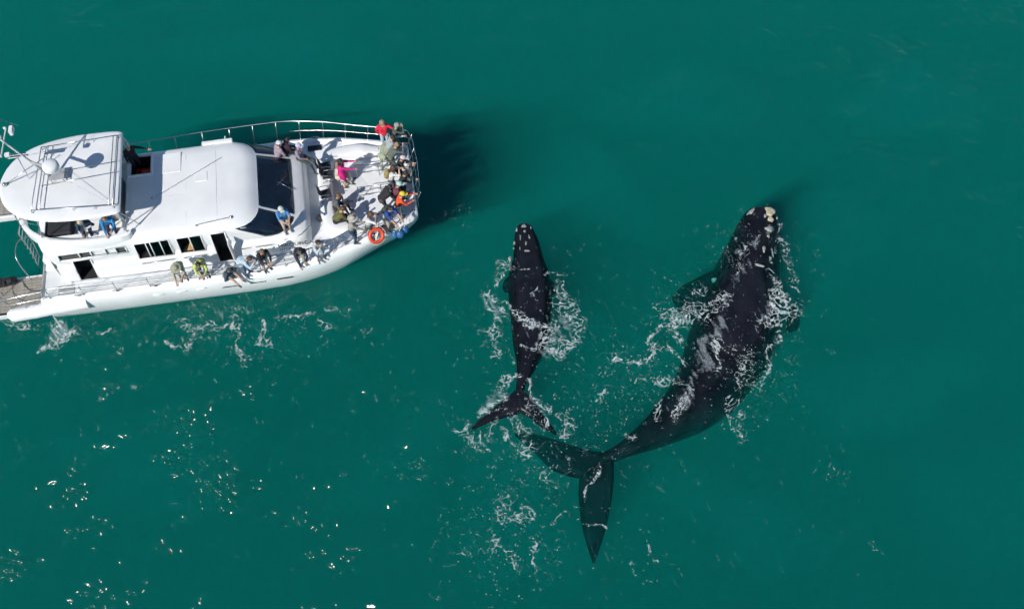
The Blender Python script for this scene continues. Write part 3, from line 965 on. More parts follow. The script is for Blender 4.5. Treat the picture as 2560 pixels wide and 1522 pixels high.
def person(label, foot, heading, top, pants, lean=8, sit=0.0, arms=('down', 'down'), sleeve=None, leg=None, shoe=(0.03, 0.03, 0.035), hair=(0.06, 0.035, 0.02),
           cap=None, hat=False, longhair=False, bulk=1.1, scale=1.03, stride=0.0, look=0, coat=0.0, hood=None, skirtless=True, crouch=0.0, group=None, zfix=None, side_lean=0.0, knees=0.42, pack=None, skin=None):
    """foot: photo pixel of the point between the feet; heading: degrees, 0 = image right, 90 = image up"""
    fx = at(foot[0], foot[1], 1.5)
    if len(foot) == 3:
        fx = Vector(foot)
    elif zfix is None:
        z = 1.5
        for _ in range(4):
            fx = at(foot[0], foot[1], z)
            z = floor_z(fx.x, fx.y, 2.7)
        fx = at(foot[0], foot[1], z)
    else:
        fx = at(foot[0], foot[1], zfix)
    V = Vector
    le = R(lean)
    hip = 0.90 - crouch
    back = -0.12 * math.sin(le)
    if sit: hip = sit
    P = V((0, back, hip))
    up = V((math.sin(R(side_lean)), math.sin(le), math.cos(le))).normalized()
    fw = V((0, math.cos(le), -math.sin(le)))
    X = V((1, 0, 0))
    waist = P + up * 0.17
    chest = P + up * 0.38 + fw * 0.01
    sh = P + up * 0.50
    nk = P + up * 0.57
    le2 = le * 0.45 + R(look)
    hu = V((math.sin(R(side_lean)) * 0.5, math.sin(le2), math.cos(le2)))
    hf = V((0, math.cos(le2), -math.sin(le2)))
    hd = nk + hu * 0.15 + hf * 0.03
    C = []
    bk = bulk
    C.append((P - X * 0.075, P + X * 0.075, 0.115 * bk, 0.115 * bk, 'pants' if not coat else 'top'))
    C.append((P + up * 0.04, waist, 0.135 * bk, 0.125 * bk, 'top'))
    for s_ in (-1, 1):
        C.append((waist + X * 0.05 * s_, chest + X * 0.075 * s_, 0.115 * bk, 0.125 * bk, 'top'))
        C.append((chest + X * 0.06 * s_, sh + X * 0.15 * s_, 0.11 * bk, 0.075 * bk, 'top'))
    C.append((sh, nk + hu * 0.05, 0.06, 0.055, 'skin'))
    C.append((hd - hu * 0.035 + hf * 0.015, hd + hu * 0.03, 0.075, 0.092, 'skin'))
    C.append((hd + hf * 0.088 - hu * 0.02, hd + hf * 0.105 - hu * 0.03, 0.014, 0.016, 'skin'))
    for s_ in (-1, 1):
        C.append((hd + X * 0.09 * s_ - hu * 0.005, hd + X * 0.094 * s_ + hu * 0.02, 0.018, 0.02, 'skin'))
    hands = []
    for s_, mode in ((-1, arms[0]), (1, arms[1])):
        S = sh + X * 0.185 * s_
        pole = V((0.5 * s_, -0.6, -0.6))
        if mode == 'down': T = P + X * 0.27 * s_ + V((0, 0.06, -0.06)); pole = V((0.3 * s_, -1, 0))
        elif mode == 'rail': T = S + V((-0.02 * s_, 0.42, -0.36))
        elif mode == 'elbow': T = S + V((-0.10 * s_, 0.40, -0.20)); pole = V((0.4 * s_, 0, -1))
        elif mode == 'cam': T = hd + hf * 0.22 + X * 0.07 * s_ - hu * 0.03; pole = V((0.7 * s_, 0, -1))
        elif mode == 'lap': T = P + V((0.08 * s_, 0.34, 0.10)); pole = V((1.0 * s_, -0.3, -0.3))
        elif mode == 'out': T = S + V((0.42 * s_, 0.28, -0.18)); pole = V((0, -1, -0.5))
        elif mode == 'fwd': T = S + V((0.02 * s_, 0.56, -0.12)); pole = V((0.3 * s_, 0, -1))
        elif mode == 'hip': T = P + V((0.16 * s_, 0.06, 0.02)); pole = V((1.0 * s_, -0.4, 0))
        elif mode == 'back': T = P + V((0.28 * s_, -0.25, -0.05)); pole = V((0.4 * s_, -1, 0))
        else: T = S + V(mode)
        E, W = ik(S, T, 0.29, 0.26, pole)
        C.append((S, E, 0.062 * bk, 0.05 * bk, 'top'))
        C.append((E, W, 0.046 * bk, 0.034 * bk, 'sleeve'))
        hands.append((W, (W - E), X * -s_))
    for s_ in (-1, 1):
        Hp = P + X * 0.095 * s_
        if sit:
            K = V((0.13 * s_, knees + back, min(sit + 0.04, 0.5) if sit > 0.3 else 0.36))
            A_ = V((0.13 * s_, knees + back + (0.10 if sit > 0.3 else 0.30), 0.09))
        else:
            A_ = V((0.11 * s_, stride * s_, 0.085))
            K, A_ = ik(Hp, A_, 0.43, 0.41, V((0.05 * s_, 1, 0.2)))
        C.append((Hp, K, 0.092 * min(bk, 1.1), 0.062, 'pants'))
        C.append((K, A_, 0.058, 0.042, 'leg'))
        C.append((A_ + V((0, -0.03, -0.04)), A_ + V((0.015 * s_, 0.14, -0.048)), 0.042, 0.036, 'shoe'))
        if coat:
            C.append((P + X * 0.06 * s_, P + (K - Hp).normalized() * coat + X * 0.08 * s_, 0.14 * bk, 0.13 * bk, 'top'))
    if hood: C.append((nk - fw * 0.06 - X * 0.05, nk - fw * 0.06 + X * 0.05, 0.07, 0.07, 'top'))
    mb = MB()
    for a, b_, ra, rb, _ in C: mb.capsule(a, b_, ra, rb, 10)
    tmp = bpy.data.objects.new('person', mb.mesh('person'))
    COL.objects.link(tmp)
    md = tmp.modifiers.new('r', 'REMESH'); md.mode = 'VOXEL'; md.voxel_size = 0.02
    sm = tmp.modifiers.new('s', 'SMOOTH'); sm.factor = 0.5; sm.iterations = 2
    tmp.location = fx
    tmp.rotation_euler = (0, 0, R(heading - 90))
    tmp.scale = (scale,) * 3
    tag(tmp, label, 'person', group or 'passengers on the tour boat')
    cols = dict(top=fab(top), pants=fab(pants), leg=SKIN if leg == 'skin' else fab(leg or pants), sleeve=SKIN if sleeve == 'skin' else fab(sleeve or top), shoe=fab(shoe, 0.6), skin=SKIN)
    PEOPLE.append(dict(o=tmp, C=C, cols=cols, hands=hands, hd=hd, hu=hu, hf=hf, X=X, hair=hair, cap=cap, hat=hat, longhair=longhair, pack=pack, chest=chest, fw=fw, up=up))
    return tmp


def finish_people():
    bpy.context.view_layer.update()
    dg = bpy.context.evaluated_depsgraph_get()
    new = [bpy.data.meshes.new_from_object(p['o'].evaluated_get(dg)) for p in PEOPLE]
    for p, me in zip(PEOPLE, new):
        o = p['o']
        o.modifiers.clear()
        regs = ['top', 'pants', 'leg', 'sleeve', 'shoe', 'skin']
        n = len(me.vertices)
        co = np.empty(n * 3); me.vertices.foreach_get('co', co); co = co.reshape(-1, 3)
        D = []
        for a, b_, ra, rb, _ in p['C']:
            a, b_ = np.array(a), np.array(b_)
            d = b_ - a
            k = np.clip(((co - a) @ d) / max(d @ d, 1e-9), 0, 1)
            D.append(np.linalg.norm(co - (a + k[:, None] * d), axis=1) - (ra + (rb - ra) * k))
        near = np.argmin(np.array(D), 0)
        lab = np.array([regs.index(c[4]) for c in p['C']])[near]
        mb = MB()
        F = [tuple(q.vertices) for q in me.polygons]
        mb.v = [tuple(c) for c in co]
        mb.f = F
        mb.m = [int(lab[f[0]]) for f in F]
        nb = len(F)
        for W, d, ot in p['hands']: hand_mesh(mb, W, d, ot, 5)
        for s_ in (-1, 1):
            mb.ball(p['hd'] + p['X'] * 0.034 * s_ + p['hf'] * 0.082 + p['hu'] * 0.008, 0.013, 6, 6, 4)
        mb.box(p['hd'] + p['hf'] * 0.086 - p['hu'] * 0.058, (0.045, 0.012, 0.008), 4)
        me2 = mb.mesh('person')
        for r_ in regs: me2.materials.append(p['cols'][r_])
        me2.materials.append(EYE)
        me2.shade_smooth()
        o.data = me2
        hd, hu, hf, X = p['hd'], p['hu'], p['hf'], p['X']
        Mh = Matrix((X, hf, hu)).transposed()
        # hair
        mb = MB()
        rings = []
        for i in range(9):
            ph = -0.5 + (math.pi / 2 + 0.48) * i / 8
            ring = []
            for j in range(18):
                a = 2 * math.pi * j / 18
                x, y = math.cos(a), math.sin(a)
                zz = math.sin(ph)
                front = max(0, y)
                lift = front * max(0, 0.62 - zz) * 0.9
                rr = 0.104 * (1 + 0.06 * math.sin(5 * a + 3 * i) * 0.5)
                ring.append(hd + Mh @ Vector((x * math.cos(ph) * rr * 0.98, y * math.cos(ph) * rr * (1.06 - 0.12 * front) - 0.012, 0.012 + (zz + lift) * rr * 1.1)))
            rings.append(ring)
        mb.loft(rings)
        if p['longhair']:
            mb.capsule(hd - hf * 0.05 + hu * 0.0, hd - hf * 0.085 - hu * 0.20, 0.085, 0.06, 10)
            for s_ in (-1, 1): mb.capsule(hd - hf * 0.03 + X * 0.07 * s_, hd - hf * 0.03 + X * 0.085 * s_ - hu * 0.18, 0.045, 0.035, 8)
        ho = mb.build('hair', mat('hair_%d%d%d' % tuple(int(c * 999) for c in p['hair']), p['hair'], 0.6, var=0.35, scale=40), o, smooth=True)
        if p['cap']:
            mb = MB()
            rings = []
            for i in range(8):
                ph = 0.02 + (math.pi / 2 - 0.03) * i / 7
                rings.append([hd + Mh @ Vector((math.cos(a) * math.cos(ph) * 0.114, math.sin(a) * math.cos(ph) * 0.122 - 0.004, 0.035 + math.sin(ph) * 0.105)) for a in [2 * math.pi * j / 18 for j in range(18)]])
            mb.loft(rings)
            if p['hat']:
                rr = []
                for r_, dz in ((0.10, 0.045), (0.15, 0.035), (0.20, 0.02), (0.20, 0.012), (0.15, 0.025), (0.10, 0.03)):
                    rr.append([hd + Mh @ Vector((math.cos(a) * r_, math.sin(a) * r_, dz)) for a in [2 * math.pi * j / 20 for j in range(20)]])
                mb.loft(rr, cap0=False, cap1=False)
            else:
                v = []
                for dz in (0.040, 0.030):
                    for y, hw in ((0.085, 0.085), (0.14, 0.085), (0.18, 0.06), (0.195, 0.02)):
                        v += [hd + Mh @ Vector((-hw, y, dz)), hd + Mh @ Vector((hw, y, dz))]
                f = []
                for q in range(3): f += [(2 * q, 2 * q + 1, 2 * q + 3, 2 * q + 2), (8 + 2 * q, 8 + 2 * q + 2, 8 + 2 * q + 3, 8 + 2 * q + 1), (2 * q, 2 * q + 2, 10 + 2 * q, 8 + 2 * q), (2 * q + 1, 9 + 2 * q, 11 + 2 * q, 2 * q + 3)]
                mb.add(v, f)
            mb.build('hat' if p['hat'] else 'cap', fab(p['cap']), o, smooth=True, angle=40)
        if p['pack']:
            mb = MB()
            c = p['chest'] - p['fw'] * 0.2 - p['up'] * 0.05
            mb.capsule(c - p['up'] * 0.12 - X * 0.05, c + p['up'] * 0.1 - X * 0.05, 0.11, 0.1, 10); mb.capsule(c - p['up'] * 0.12 + X * 0.05, c + p['up'] * 0.1 + X * 0.05, 0.11, 0.1, 10)
            mb.build('backpack', fab(p['pack']), o, smooth=True)


def FLY(s, t, z=2.9):
    return tuple(BM @ Vector((s, t, z)))


NAVY, BLK, WHT, GREY = (0.02, 0.03, 0.07), (0.02, 0.02, 0.024), (0.62, 0.63, 0.64), (0.25, 0.26, 0.27)
BROWN, BLOND, DKH, GREYH = (0.09, 0.045, 0.022), (0.36, 0.25, 0.11), (0.02, 0.016, 0.013), (0.32, 0.31, 0.30)
# bow, from the port corner round to starboard
person('person in red sweatshirt and pale jeans standing at the bow corner, facing the camera', (966, 369), -82, (0.62, 0.02, 0.05), (0.36, 0.47, 0.55), arms=('out', 'hip'), hair=BLOND, longhair=True, cap=(0.30, 0.20, 0.14), lean=2, shoe=(0.05, 0.05, 0.07))
person('person in dark patterned green jacket just past the red sweatshirt, at the rail', (993, 378), 10, (0.06, 0.08, 0.065), (0.13, 0.16, 0.13), arms=('cam', 'cam'), hair=GREYH, lean=14, cap=(0.28, 0.30, 0.26))
person('person in pale grey sweatshirt and navy trousers leaning out below the green jacket', (977, 406), 15, (0.33, 0.36, 0.38), (0.04, 0.05, 0.13), arms=('fwd', 'fwd'), hair=DKH, lean=26, sleeve=(0.6, 0.63, 0.65))
person('person in light olive trousers bent low with a dark head, behind the bow group', (965, 420), 62, (0.30, 0.33, 0.24), (0.36, 0.40, 0.27), arms=('lap', 'lap'), hair=DKH, lean=72, stride=0.18, shoe=(0.55, 0.58, 0.5))
person('person with tan hair and grey green shirt bending over the bow rail', (985, 424), 12, (0.11, 0.13, 0.11), (0.12, 0.14, 0.12), arms=('cam', 'cam'), hair=(0.30, 0.19, 0.09), lean=30, shoe=(0.6, 0.62, 0.58))
person('person in white cap and black jacket pressed against the bow rail', (1002, 455), 0, BLK, BLK, arms=('elbow', 'elbow'), cap=(0.55, 0.48, 0.50), lean=24)
person('person with brown hair, white top and blue vest pointing a phone over the rail', (984, 481), 6, (0.60, 0.60, 0.58), (0.10, 0.10, 0.12), arms=('fwd', 'cam'), hair=BROWN, longhair=True, lean=14, sleeve='skin', pack=(0.30, 0.24, 0.09))
person('person with black hair and dark green coat, between white cap and mint cap', (1010, 492), -4, (0.02, 0.035, 0.03), BLK, arms=('elbow', 'cam'), hair=DKH, lean=22)
person('person in mint cap and maroon jacket between the white top and the orange jacket', (993, 520), 4, (0.15, 0.05, 0.075), (0.05, 0.05, 0.07), arms=('cam', 'elbow'), cap=(0.40, 0.60, 0.57), lean=24, bulk=1.1)
person('person in black jacket hunched behind the maroon jacket', (964, 529), 20, BLK, (0.06, 0.06, 0.07), arms=('elbow', 'elbow'), hair=DKH, lean=38, bulk=1.2, hood=True)
person('person in yellow cap and bright orange jacket at the bow rail', (1003, 546), 8, (0.75, 0.10, 0.03), (0.33, 0.36, 0.35), arms=('fwd', 'elbow'), cap=(0.75, 0.55, 0.04), lean=20, bulk=1.12, shoe=(0.02, 0.035, 0.07))
person('person in royal blue shirt with dark backpack reaching down over the side rail', (976, 572), -38, (0.02, 0.07, 0.28), (0.42, 0.36, 0.31), arms=('rail', 'rail'), sleeve='skin', leg='skin', hair=DKH, lean=24, pack=(0.05, 0.06, 0.05))
person('person with brown hair in white shirt seen from above behind the life ring', (930, 592), -12, (0.60, 0.60, 0.63), (0.20, 0.20, 0.17), arms=('cam', 'cam'), hair=BROWN, longhair=True, lean=14, sleeve=(0.22, 0.17, 0.15))
person('person in wide beige hat and dark blue jeans standing on the side deck', (888, 605), 4, (0.34, 0.31, 0.27), (0.025, 0.05, 0.11), arms=('rail', 'rail'), cap=(0.42, 0.39, 0.34), hat=True, lean=10, shoe=(0.2, 0.21, 0.18))
# foredeck seats
person('person in olive jacket and black trousers sitting forward on the seat edge', (848, 565), 12, (0.12, 0.115, 0.04), BLK, sit=0.46, arms=('lap', 'elbow'), hair=BROWN, lean=34, bulk=1.15)
person('person in black and white jacket sitting with a camera in the lap', (846, 530), -8, (0.10, 0.11, 0.12), BLK, sit=0.46, arms=('lap', 'lap'), sleeve=(0.55, 0.56, 0.56), hair=(0.14, 0.08, 0.04), lean=18)
person('person in cream coat sitting on the upper black chair', (850, 455), 0, (0.62, 0.50, 0.40), (0.55, 0.50, 0.48), sit=0.46, arms=('lap', 'lap'), hair=(0.22, 0.18, 0.12), lean=8, coat=0.15, longhair=True)
person('person in bright pink coat standing beside the cream coat', (862, 465), 8, (0.62, 0.015, 0.20), (0.05, 0.03, 0.05), arms=('fwd', 'fwd'), leg='skin', hair=DKH, longhair=True, lean=4, coat=0.2, bulk=1.1)
# in front of the windscreen
person('person in white cap and mauve jacket crouched beside the port windscreen', (697, 398), 40, (0.30, 0.24, 0.29), (0.05, 0.03, 0.05), sit=0.16, arms=('lap', 'lap'), cap=(0.6, 0.6, 0.6), lean=20, zfix=2.25, knees=0.30)
person('person in black hooded jacket squeezed between the two mauve jackets', (714, 390), 35, (0.025, 0.012, 0.022), BLK, sit=0.2, arms=('lap', 'lap'), hair=DKH, lean=30, hood=True, zfix=2.2, knees=0.3)
person('person in striped cap and lavender jacket sitting on the windscreen shelf, legs stretched', (757, 416), -22, (0.28, 0.23, 0.30), (0.05, 0.055, 0.045), sit=0.62, arms=('back', 'lap'), cap=(0.45, 0.45, 0.62), lean=6, knees=0.55)
person('person in pale cap and blue shirt standing in front of the starboard windscreen', (720, 578), -58, (0.07, 0.22, 0.48), (0.45, 0.40, 0.34), arms=('elbow', 'elbow'), sleeve='skin', leg='skin', cap=(0.50, 0.54, 0.46), lean=10, shoe=(0.22, 0.20, 0.18))
# starboard side deck
person('person in khaki hat leaning far over the side rail, aftmost of the row', (462, 697), -72, (0.36, 0.37, 0.28), (0.33, 0.31, 0.25), arms=('elbow', 'rail'), cap=(0.30, 0.31, 0.22), hat=True, lean=48, sleeve='skin')
person('person in lime yellow jacket leaning over the side rail', (516, 690), -70, (0.50, 0.56, 0.16), (0.10, 0.10, 0.09), arms=('elbow', 'elbow'), hair=DKH, lean=46, bulk=1.1)
person('person in dark cap and navy jacket sitting low on the side deck', (572, 692), -30, (0.05, 0.07, 0.10), (0.16, 0.19, 0.22), sit=0.14, arms=('lap', 'lap'), cap=(0.04, 0.045, 0.055), lean=30, leg='skin', knees=0.36)
person('person in light blue shirt and jeans bending with a camera beside the open door', (620, 684), -25, (0.42, 0.52, 0.60), (0.06, 0.12, 0.22), arms=('cam', 'cam'), hair=BROWN, lean=52, coat=0.12)
person('person in plain black jacket standing at the side rail', (668, 674), -48, BLK, (0.36, 0.30, 0.27), arms=('elbow', 'elbow'), hair=(0.16, 0.09, 0.06), lean=24, bulk=1.15, leg='skin')
person('person in dark navy jacket stooping over the side rail near the lettering', (757, 662), -62, (0.022, 0.028, 0.055), (0.36, 0.33, 0.28), arms=('elbow', 'rail'), hair=(0.03, 0.035, 0.02), lean=42, bulk=1.15)
person('person in off white hooded top with blue shorts, foremost at the side rail', (803, 651), -50, (0.48, 0.49, 0.51), (0.28, 0.40, 0.48), arms=('cam', 'cam'), hair=DKH, lean=26, leg='skin', hood=True, shoe=(0.6, 0.6, 0.58))
# upper decks
person('person in black suit jacket with grey hair standing in the roof hatch', (350, 428), -50, (0.012, 0.014, 0.025), (0.014, 0.016, 0.03), arms=('out', 'down'), hair=(0.5, 0.5, 0.5), lean=6, zfix=2.72)
person('person with fair hair and dark jacket on the steering deck under the hardtop', FLY(-3.25, -1.42), -75, (0.02, 0.05, 0.08), NAVY, arms=('lap', 'elbow'), hair=(0.45, 0.36, 0.24), lean=36, zfix=2.9, sit=0.62, sleeve=(0.5, 0.52, 0.6))
person('person in turquoise blue shirt on the steering deck under the hardtop', FLY(-2.35, -1.45), -70, (0.02, 0.22, 0.48), NAVY, arms=('elbow', 'rail'), hair=(0.16, 0.05, 0.03), lean=32, zfix=2.9, sit=0.62)
finish_people()

# ------------------------------------------------------------------ things on the boat
def boat_thing(name, s, t, z, rz=0.0):
    p = BM @ Vector((s, t, z))
    return empty(name, p, PSI + rz)


ORANGE = mat('life_ring_orange', (0.70, 0.07, 0.03), 0.45, var=0.1, scale=5)
lr = boat_thing('life_ring', 7.78, -2.86, 2.16)
lr.rotation_euler = (R(50), 0, PSI + R(22))
tag(lr, 'orange and red life ring hanging outside the bow side rail', 'life ring')
for k in range(4):
    m = MB(); a0 = k * math.pi / 2
    m.tube([(0.27 * math.cos(a0 + q * math.pi / 2 / 10), 0.27 * math.sin(a0 + q * math.pi / 2 / 10), 0) for q in range(11)], 0.075, 12)
    m.build('ring_section', ORANGE, lr, smooth=True, angle=60)
m = MB(); m.tube([(0.385 * math.cos(2 * math.pi * i / 32), 0.385 * math.sin(2 * math.pi * i / 32), 0.02 * math.cos(8 * math.pi * i / 32)) for i in range(32)], 0.012, 6, closed=True); m.build('grab_line', mat('white_rope', (0.6, 0.58, 0.5), 0.8), lr, smooth=True)
m = MB()
for i in range(8):
    a = i * 0.8
    m.tube(spline([(0.10 * math.cos(a + q) * (0.5 + 0.1 * i), 0.14 * math.sin(a * 1.3 + q) * (0.5 + 0.08 * i), 0.02 + 0.012 * i) for q in (0, 1.2, 2.5, 3.7, 5)], 4), 0.016, 6)
m.build('rope_coil', MATS['white_rope'], lr, smooth=True)

for (px, py), r_, lab in (((1000, 585), 0.19, 'blue round buoy in the middle of the bow bundle'), ((1012, 574), 0.17, 'blue round buoy nearest the bow tip'), ((986, 588), 0.16, 'blue round buoy beside the life ring')):
    p = BMI @ at(px, py, 1.85)
    b_ = boat_thing('mooring_buoy', p.x, p.y, 1.86)
    tag(b_, lab, 'buoy', 'blue buoys tied at the bow')
    m = MB(); m.ball((0, 0, 0), r_, sc=(1, 1, 1.15)); m.build('float', mat('buoy_blue', (0.03, 0.12, 0.28), 0.4, var=0.2), b_, smooth=True)
    m = MB(); m.tube([(0, 0, r_ * 1.1), (0.02, 0.02, r_ * 1.1 + 0.07)], 0.025, 6); m.tube(spline([(0, 0, r_), (0.1, 0.15, r_ + 0.1), (0.15, 0.35, 0.35)], 5), 0.012, 5); m.build('rope_eye', MATS['white_rope'], b_, smooth=True)

cr = boat_thing('crate', -1.18, 1.12, 2.47)
tag(cr, 'red plastic crate in the roof hatch below the suited person', 'crate')
REDP = mat('red_plastic', (0.45, 0.03, 0.02), 0.45, var=0.15)
m = MB(); m.box((0, 0, 0.30), (0.62, 0.40, 0.04)); m.build('floor', REDP, cr)
for dx, dy, a, b_ in ((0, 0.2, 0.62, 0.03), (0, -0.2, 0.62, 0.03), (0.31, 0, 0.03, 0.37), (-0.31, 0, 0.03, 0.37)):
    m = MB(); m.box((dx, dy, 0.47), (a, b_, 0.36)); m.build('side_panel', REDP, cr, bevel=0.006)
m = MB(); m.box((0.05, 0, 0.55), (0.4, 0.3, 0.22)); m.build('life_vest', ORANGE, cr, bevel=0.06)
m = MB(); m.box((0, 0, 0.14), (0.5, 0.34, 0.28)); m.build('stand', GREYP, cr, bevel=0.01)

for i, (px, py, lab) in enumerate(((812, 428, 'black folding deck chair under the cream coat'), (817, 449, 'empty black folding deck chair below the pink coat'), (812, 497, 'black folding deck chair under the black and white jacket'))):
    p = BMI @ at(px + 6, py + 6, 1.62)
    c_ = boat_thing('deck_chair', p.x, p.y, deck_z(p.x) + (0.40 if p.x < 6.2 else 0), R(random.uniform(-12, 12)))
    zz = deck_z(p.x); c_.location.z = floor_z(c_.location.x, c_.location.y, 2.0)
    tag(c_, lab, 'chair', 'black deck chairs on the foredeck')
    m = MB(); m.box((0.02, 0, 0.28), (0.42, 0.42, 0.04)); m.build('seat', BLACKF, c_, bevel=0.012)
    m = MB(); m.box((-0.22, 0, 0.55), (0.03, 0.40, 0.40), rot=Matrix.Rotation(R(-14), 3, 'Y')); m.build('backrest', BLACKF, c_, bevel=0.01)
    for y in (-0.22, 0.22):
        m = MB(); m.tube([(0.2, y, 0.0), (-0.2, y, 0.30), (-0.29, y, 0.78)], 0.013, 6); m.build('frame', STEEL, c_, smooth=True)
        m = MB(); m.tube([(-0.24, y, 0.0), (0.22, y, 0.30)], 0.013, 6); m.build('leg', STEEL, c_, smooth=True)
        m = MB(); m.tube(spline([(-0.25, y, 0.5), (0.0, y * 1.1, 0.5), (0.2, y * 1.1, 0.46)], 4), 0.015, 6); m.build('armrest', STEEL, c_, smooth=True)


def carry(name, px, z, mk, label, cat, rz=0.0):
    p = at(px[0], px[1], z)
    e = empty(name, p, rz)
    tag(e, label, cat)
    mk(e)
    return e


def mk_camera(e):
    m = MB(); m.box((0, 0, 0), (0.10, 0.16, 0.11)); m.box((0, 0, 0.07), (0.07, 0.06, 0.05)); m.build('body', RUBBER, e, bevel=0.012)
    m = MB(); m.tube([(0.04, 0, 0), (0.20, 0, -0.02)], 0.045, 12, rs=[0.042, 0.05]); m.build('lens', RUBBER, e, smooth=True, angle=50)


def mk_bag(e):
    m = MB(); m.ball((0, 0, 0.14), 0.22, sc=(1.25, 0.9, 0.65)); m.ball((0.12, 0.05, 0.2), 0.12); m.build('bag_body', fab((0.42, 0.35, 0.31)), e, smooth=True)
    m = MB(); m.tube(spline([(-0.15, 0, 0.25), (0, 0.02, 0.36), (0.15, 0, 0.25)], 5), 0.014, 6); m.build('strap', BLACKF, e, smooth=True)


p = at(870, 513, 2.2)
carry('camera', (870, 505), 2.10, mk_camera, 'black camera with lens held by the sitting black and white jacket', 'camera', R(10))
carry('camera', (1017, 404), 2.95, mk_camera, 'black camera held out over the bow rail by the tan haired person', 'camera', R(10))
p = at(962, 577, 1.75)
carry('bag', (962, 577), floor_z(p.x, p.y, 2.3), mk_bag, 'pinkish beige soft bag on deck between the white shirt and blue shirt', 'bag', R(25))

# ------------------------------------------------------------------ whales
WSKIN = bpy.data.materials.new('whale_skin')
WSKIN.use_nodes = True
n, l = WSKIN.node_tree.nodes, WSKIN.node_tree.links
b = n['Principled BSDF']
tc = n.new('ShaderNodeTexCoord'); t1 = n.new('ShaderNodeTexNoise'); t1.inputs['Scale'].default_value = 1.3; t1.inputs['Detail'].default_value = 7
l.new(tc.outputs['Object'], t1.inputs['Vector'])
rp = n.new('ShaderNodeValToRGB')
rp.color_ramp.elements[0].position = 0.35; rp.color_ramp.elements[0].color = (0.003, 0.0035, 0.006, 1)
rp.color_ramp.elements[1].position = 0.75; rp.color_ramp.elements[1].color = (0.014, 0.014, 0.019, 1)
l.new(t1.outputs['Fac'], rp.inputs['Fac']); l.new(rp.outputs['Color'], b.inputs['Base Color'])
t2 = n.new('ShaderNodeTexNoise'); t2.inputs['Scale'].default_value = 9; t2.inputs['Detail'].default_value = 6
l.new(tc.outputs['Object'], t2.inputs['Vector'])
bp = n.new('ShaderNodeBump'); bp.inputs['Strength'].default_value = 0.22; bp.inputs['Distance'].default_value = 0.03
l.new(t2.outputs['Fac'], bp.inputs['Height']); l.new(bp.outputs['Normal'], b.inputs['Normal'])
b.inputs['Roughness'].default_value = 0.34
ge = n.new('ShaderNodeNewGeometry'); sp = n.new('ShaderNodeSeparateXYZ'); l.new(ge.outputs['Position'], sp.inputs[0])
mr = n.new('ShaderNodeMapRange'); mr.inputs['From Min'].default_value = -0.04; mr.inputs['From Max'].default_value = 0.05
mr.inputs['To Min'].default_value = 0.03; mr.inputs['To Max'].default_value = 0.5      # under water the skin hardly reflects
l.new(sp.outputs['Z'], mr.inputs['Value']); l.new(mr.outputs[0], b.inputs['Specular IOR Level'])
CALL = mat('callosity', (0.44, 0.39, 0.28), 0.9, var=0.35, scale=12, bump=1.0, bscale=25)
CALLW = mat('callosity_pale', (0.27, 0.29, 0.27), 0.9, var=0.35, scale=12, bump=1.0, bscale=25)


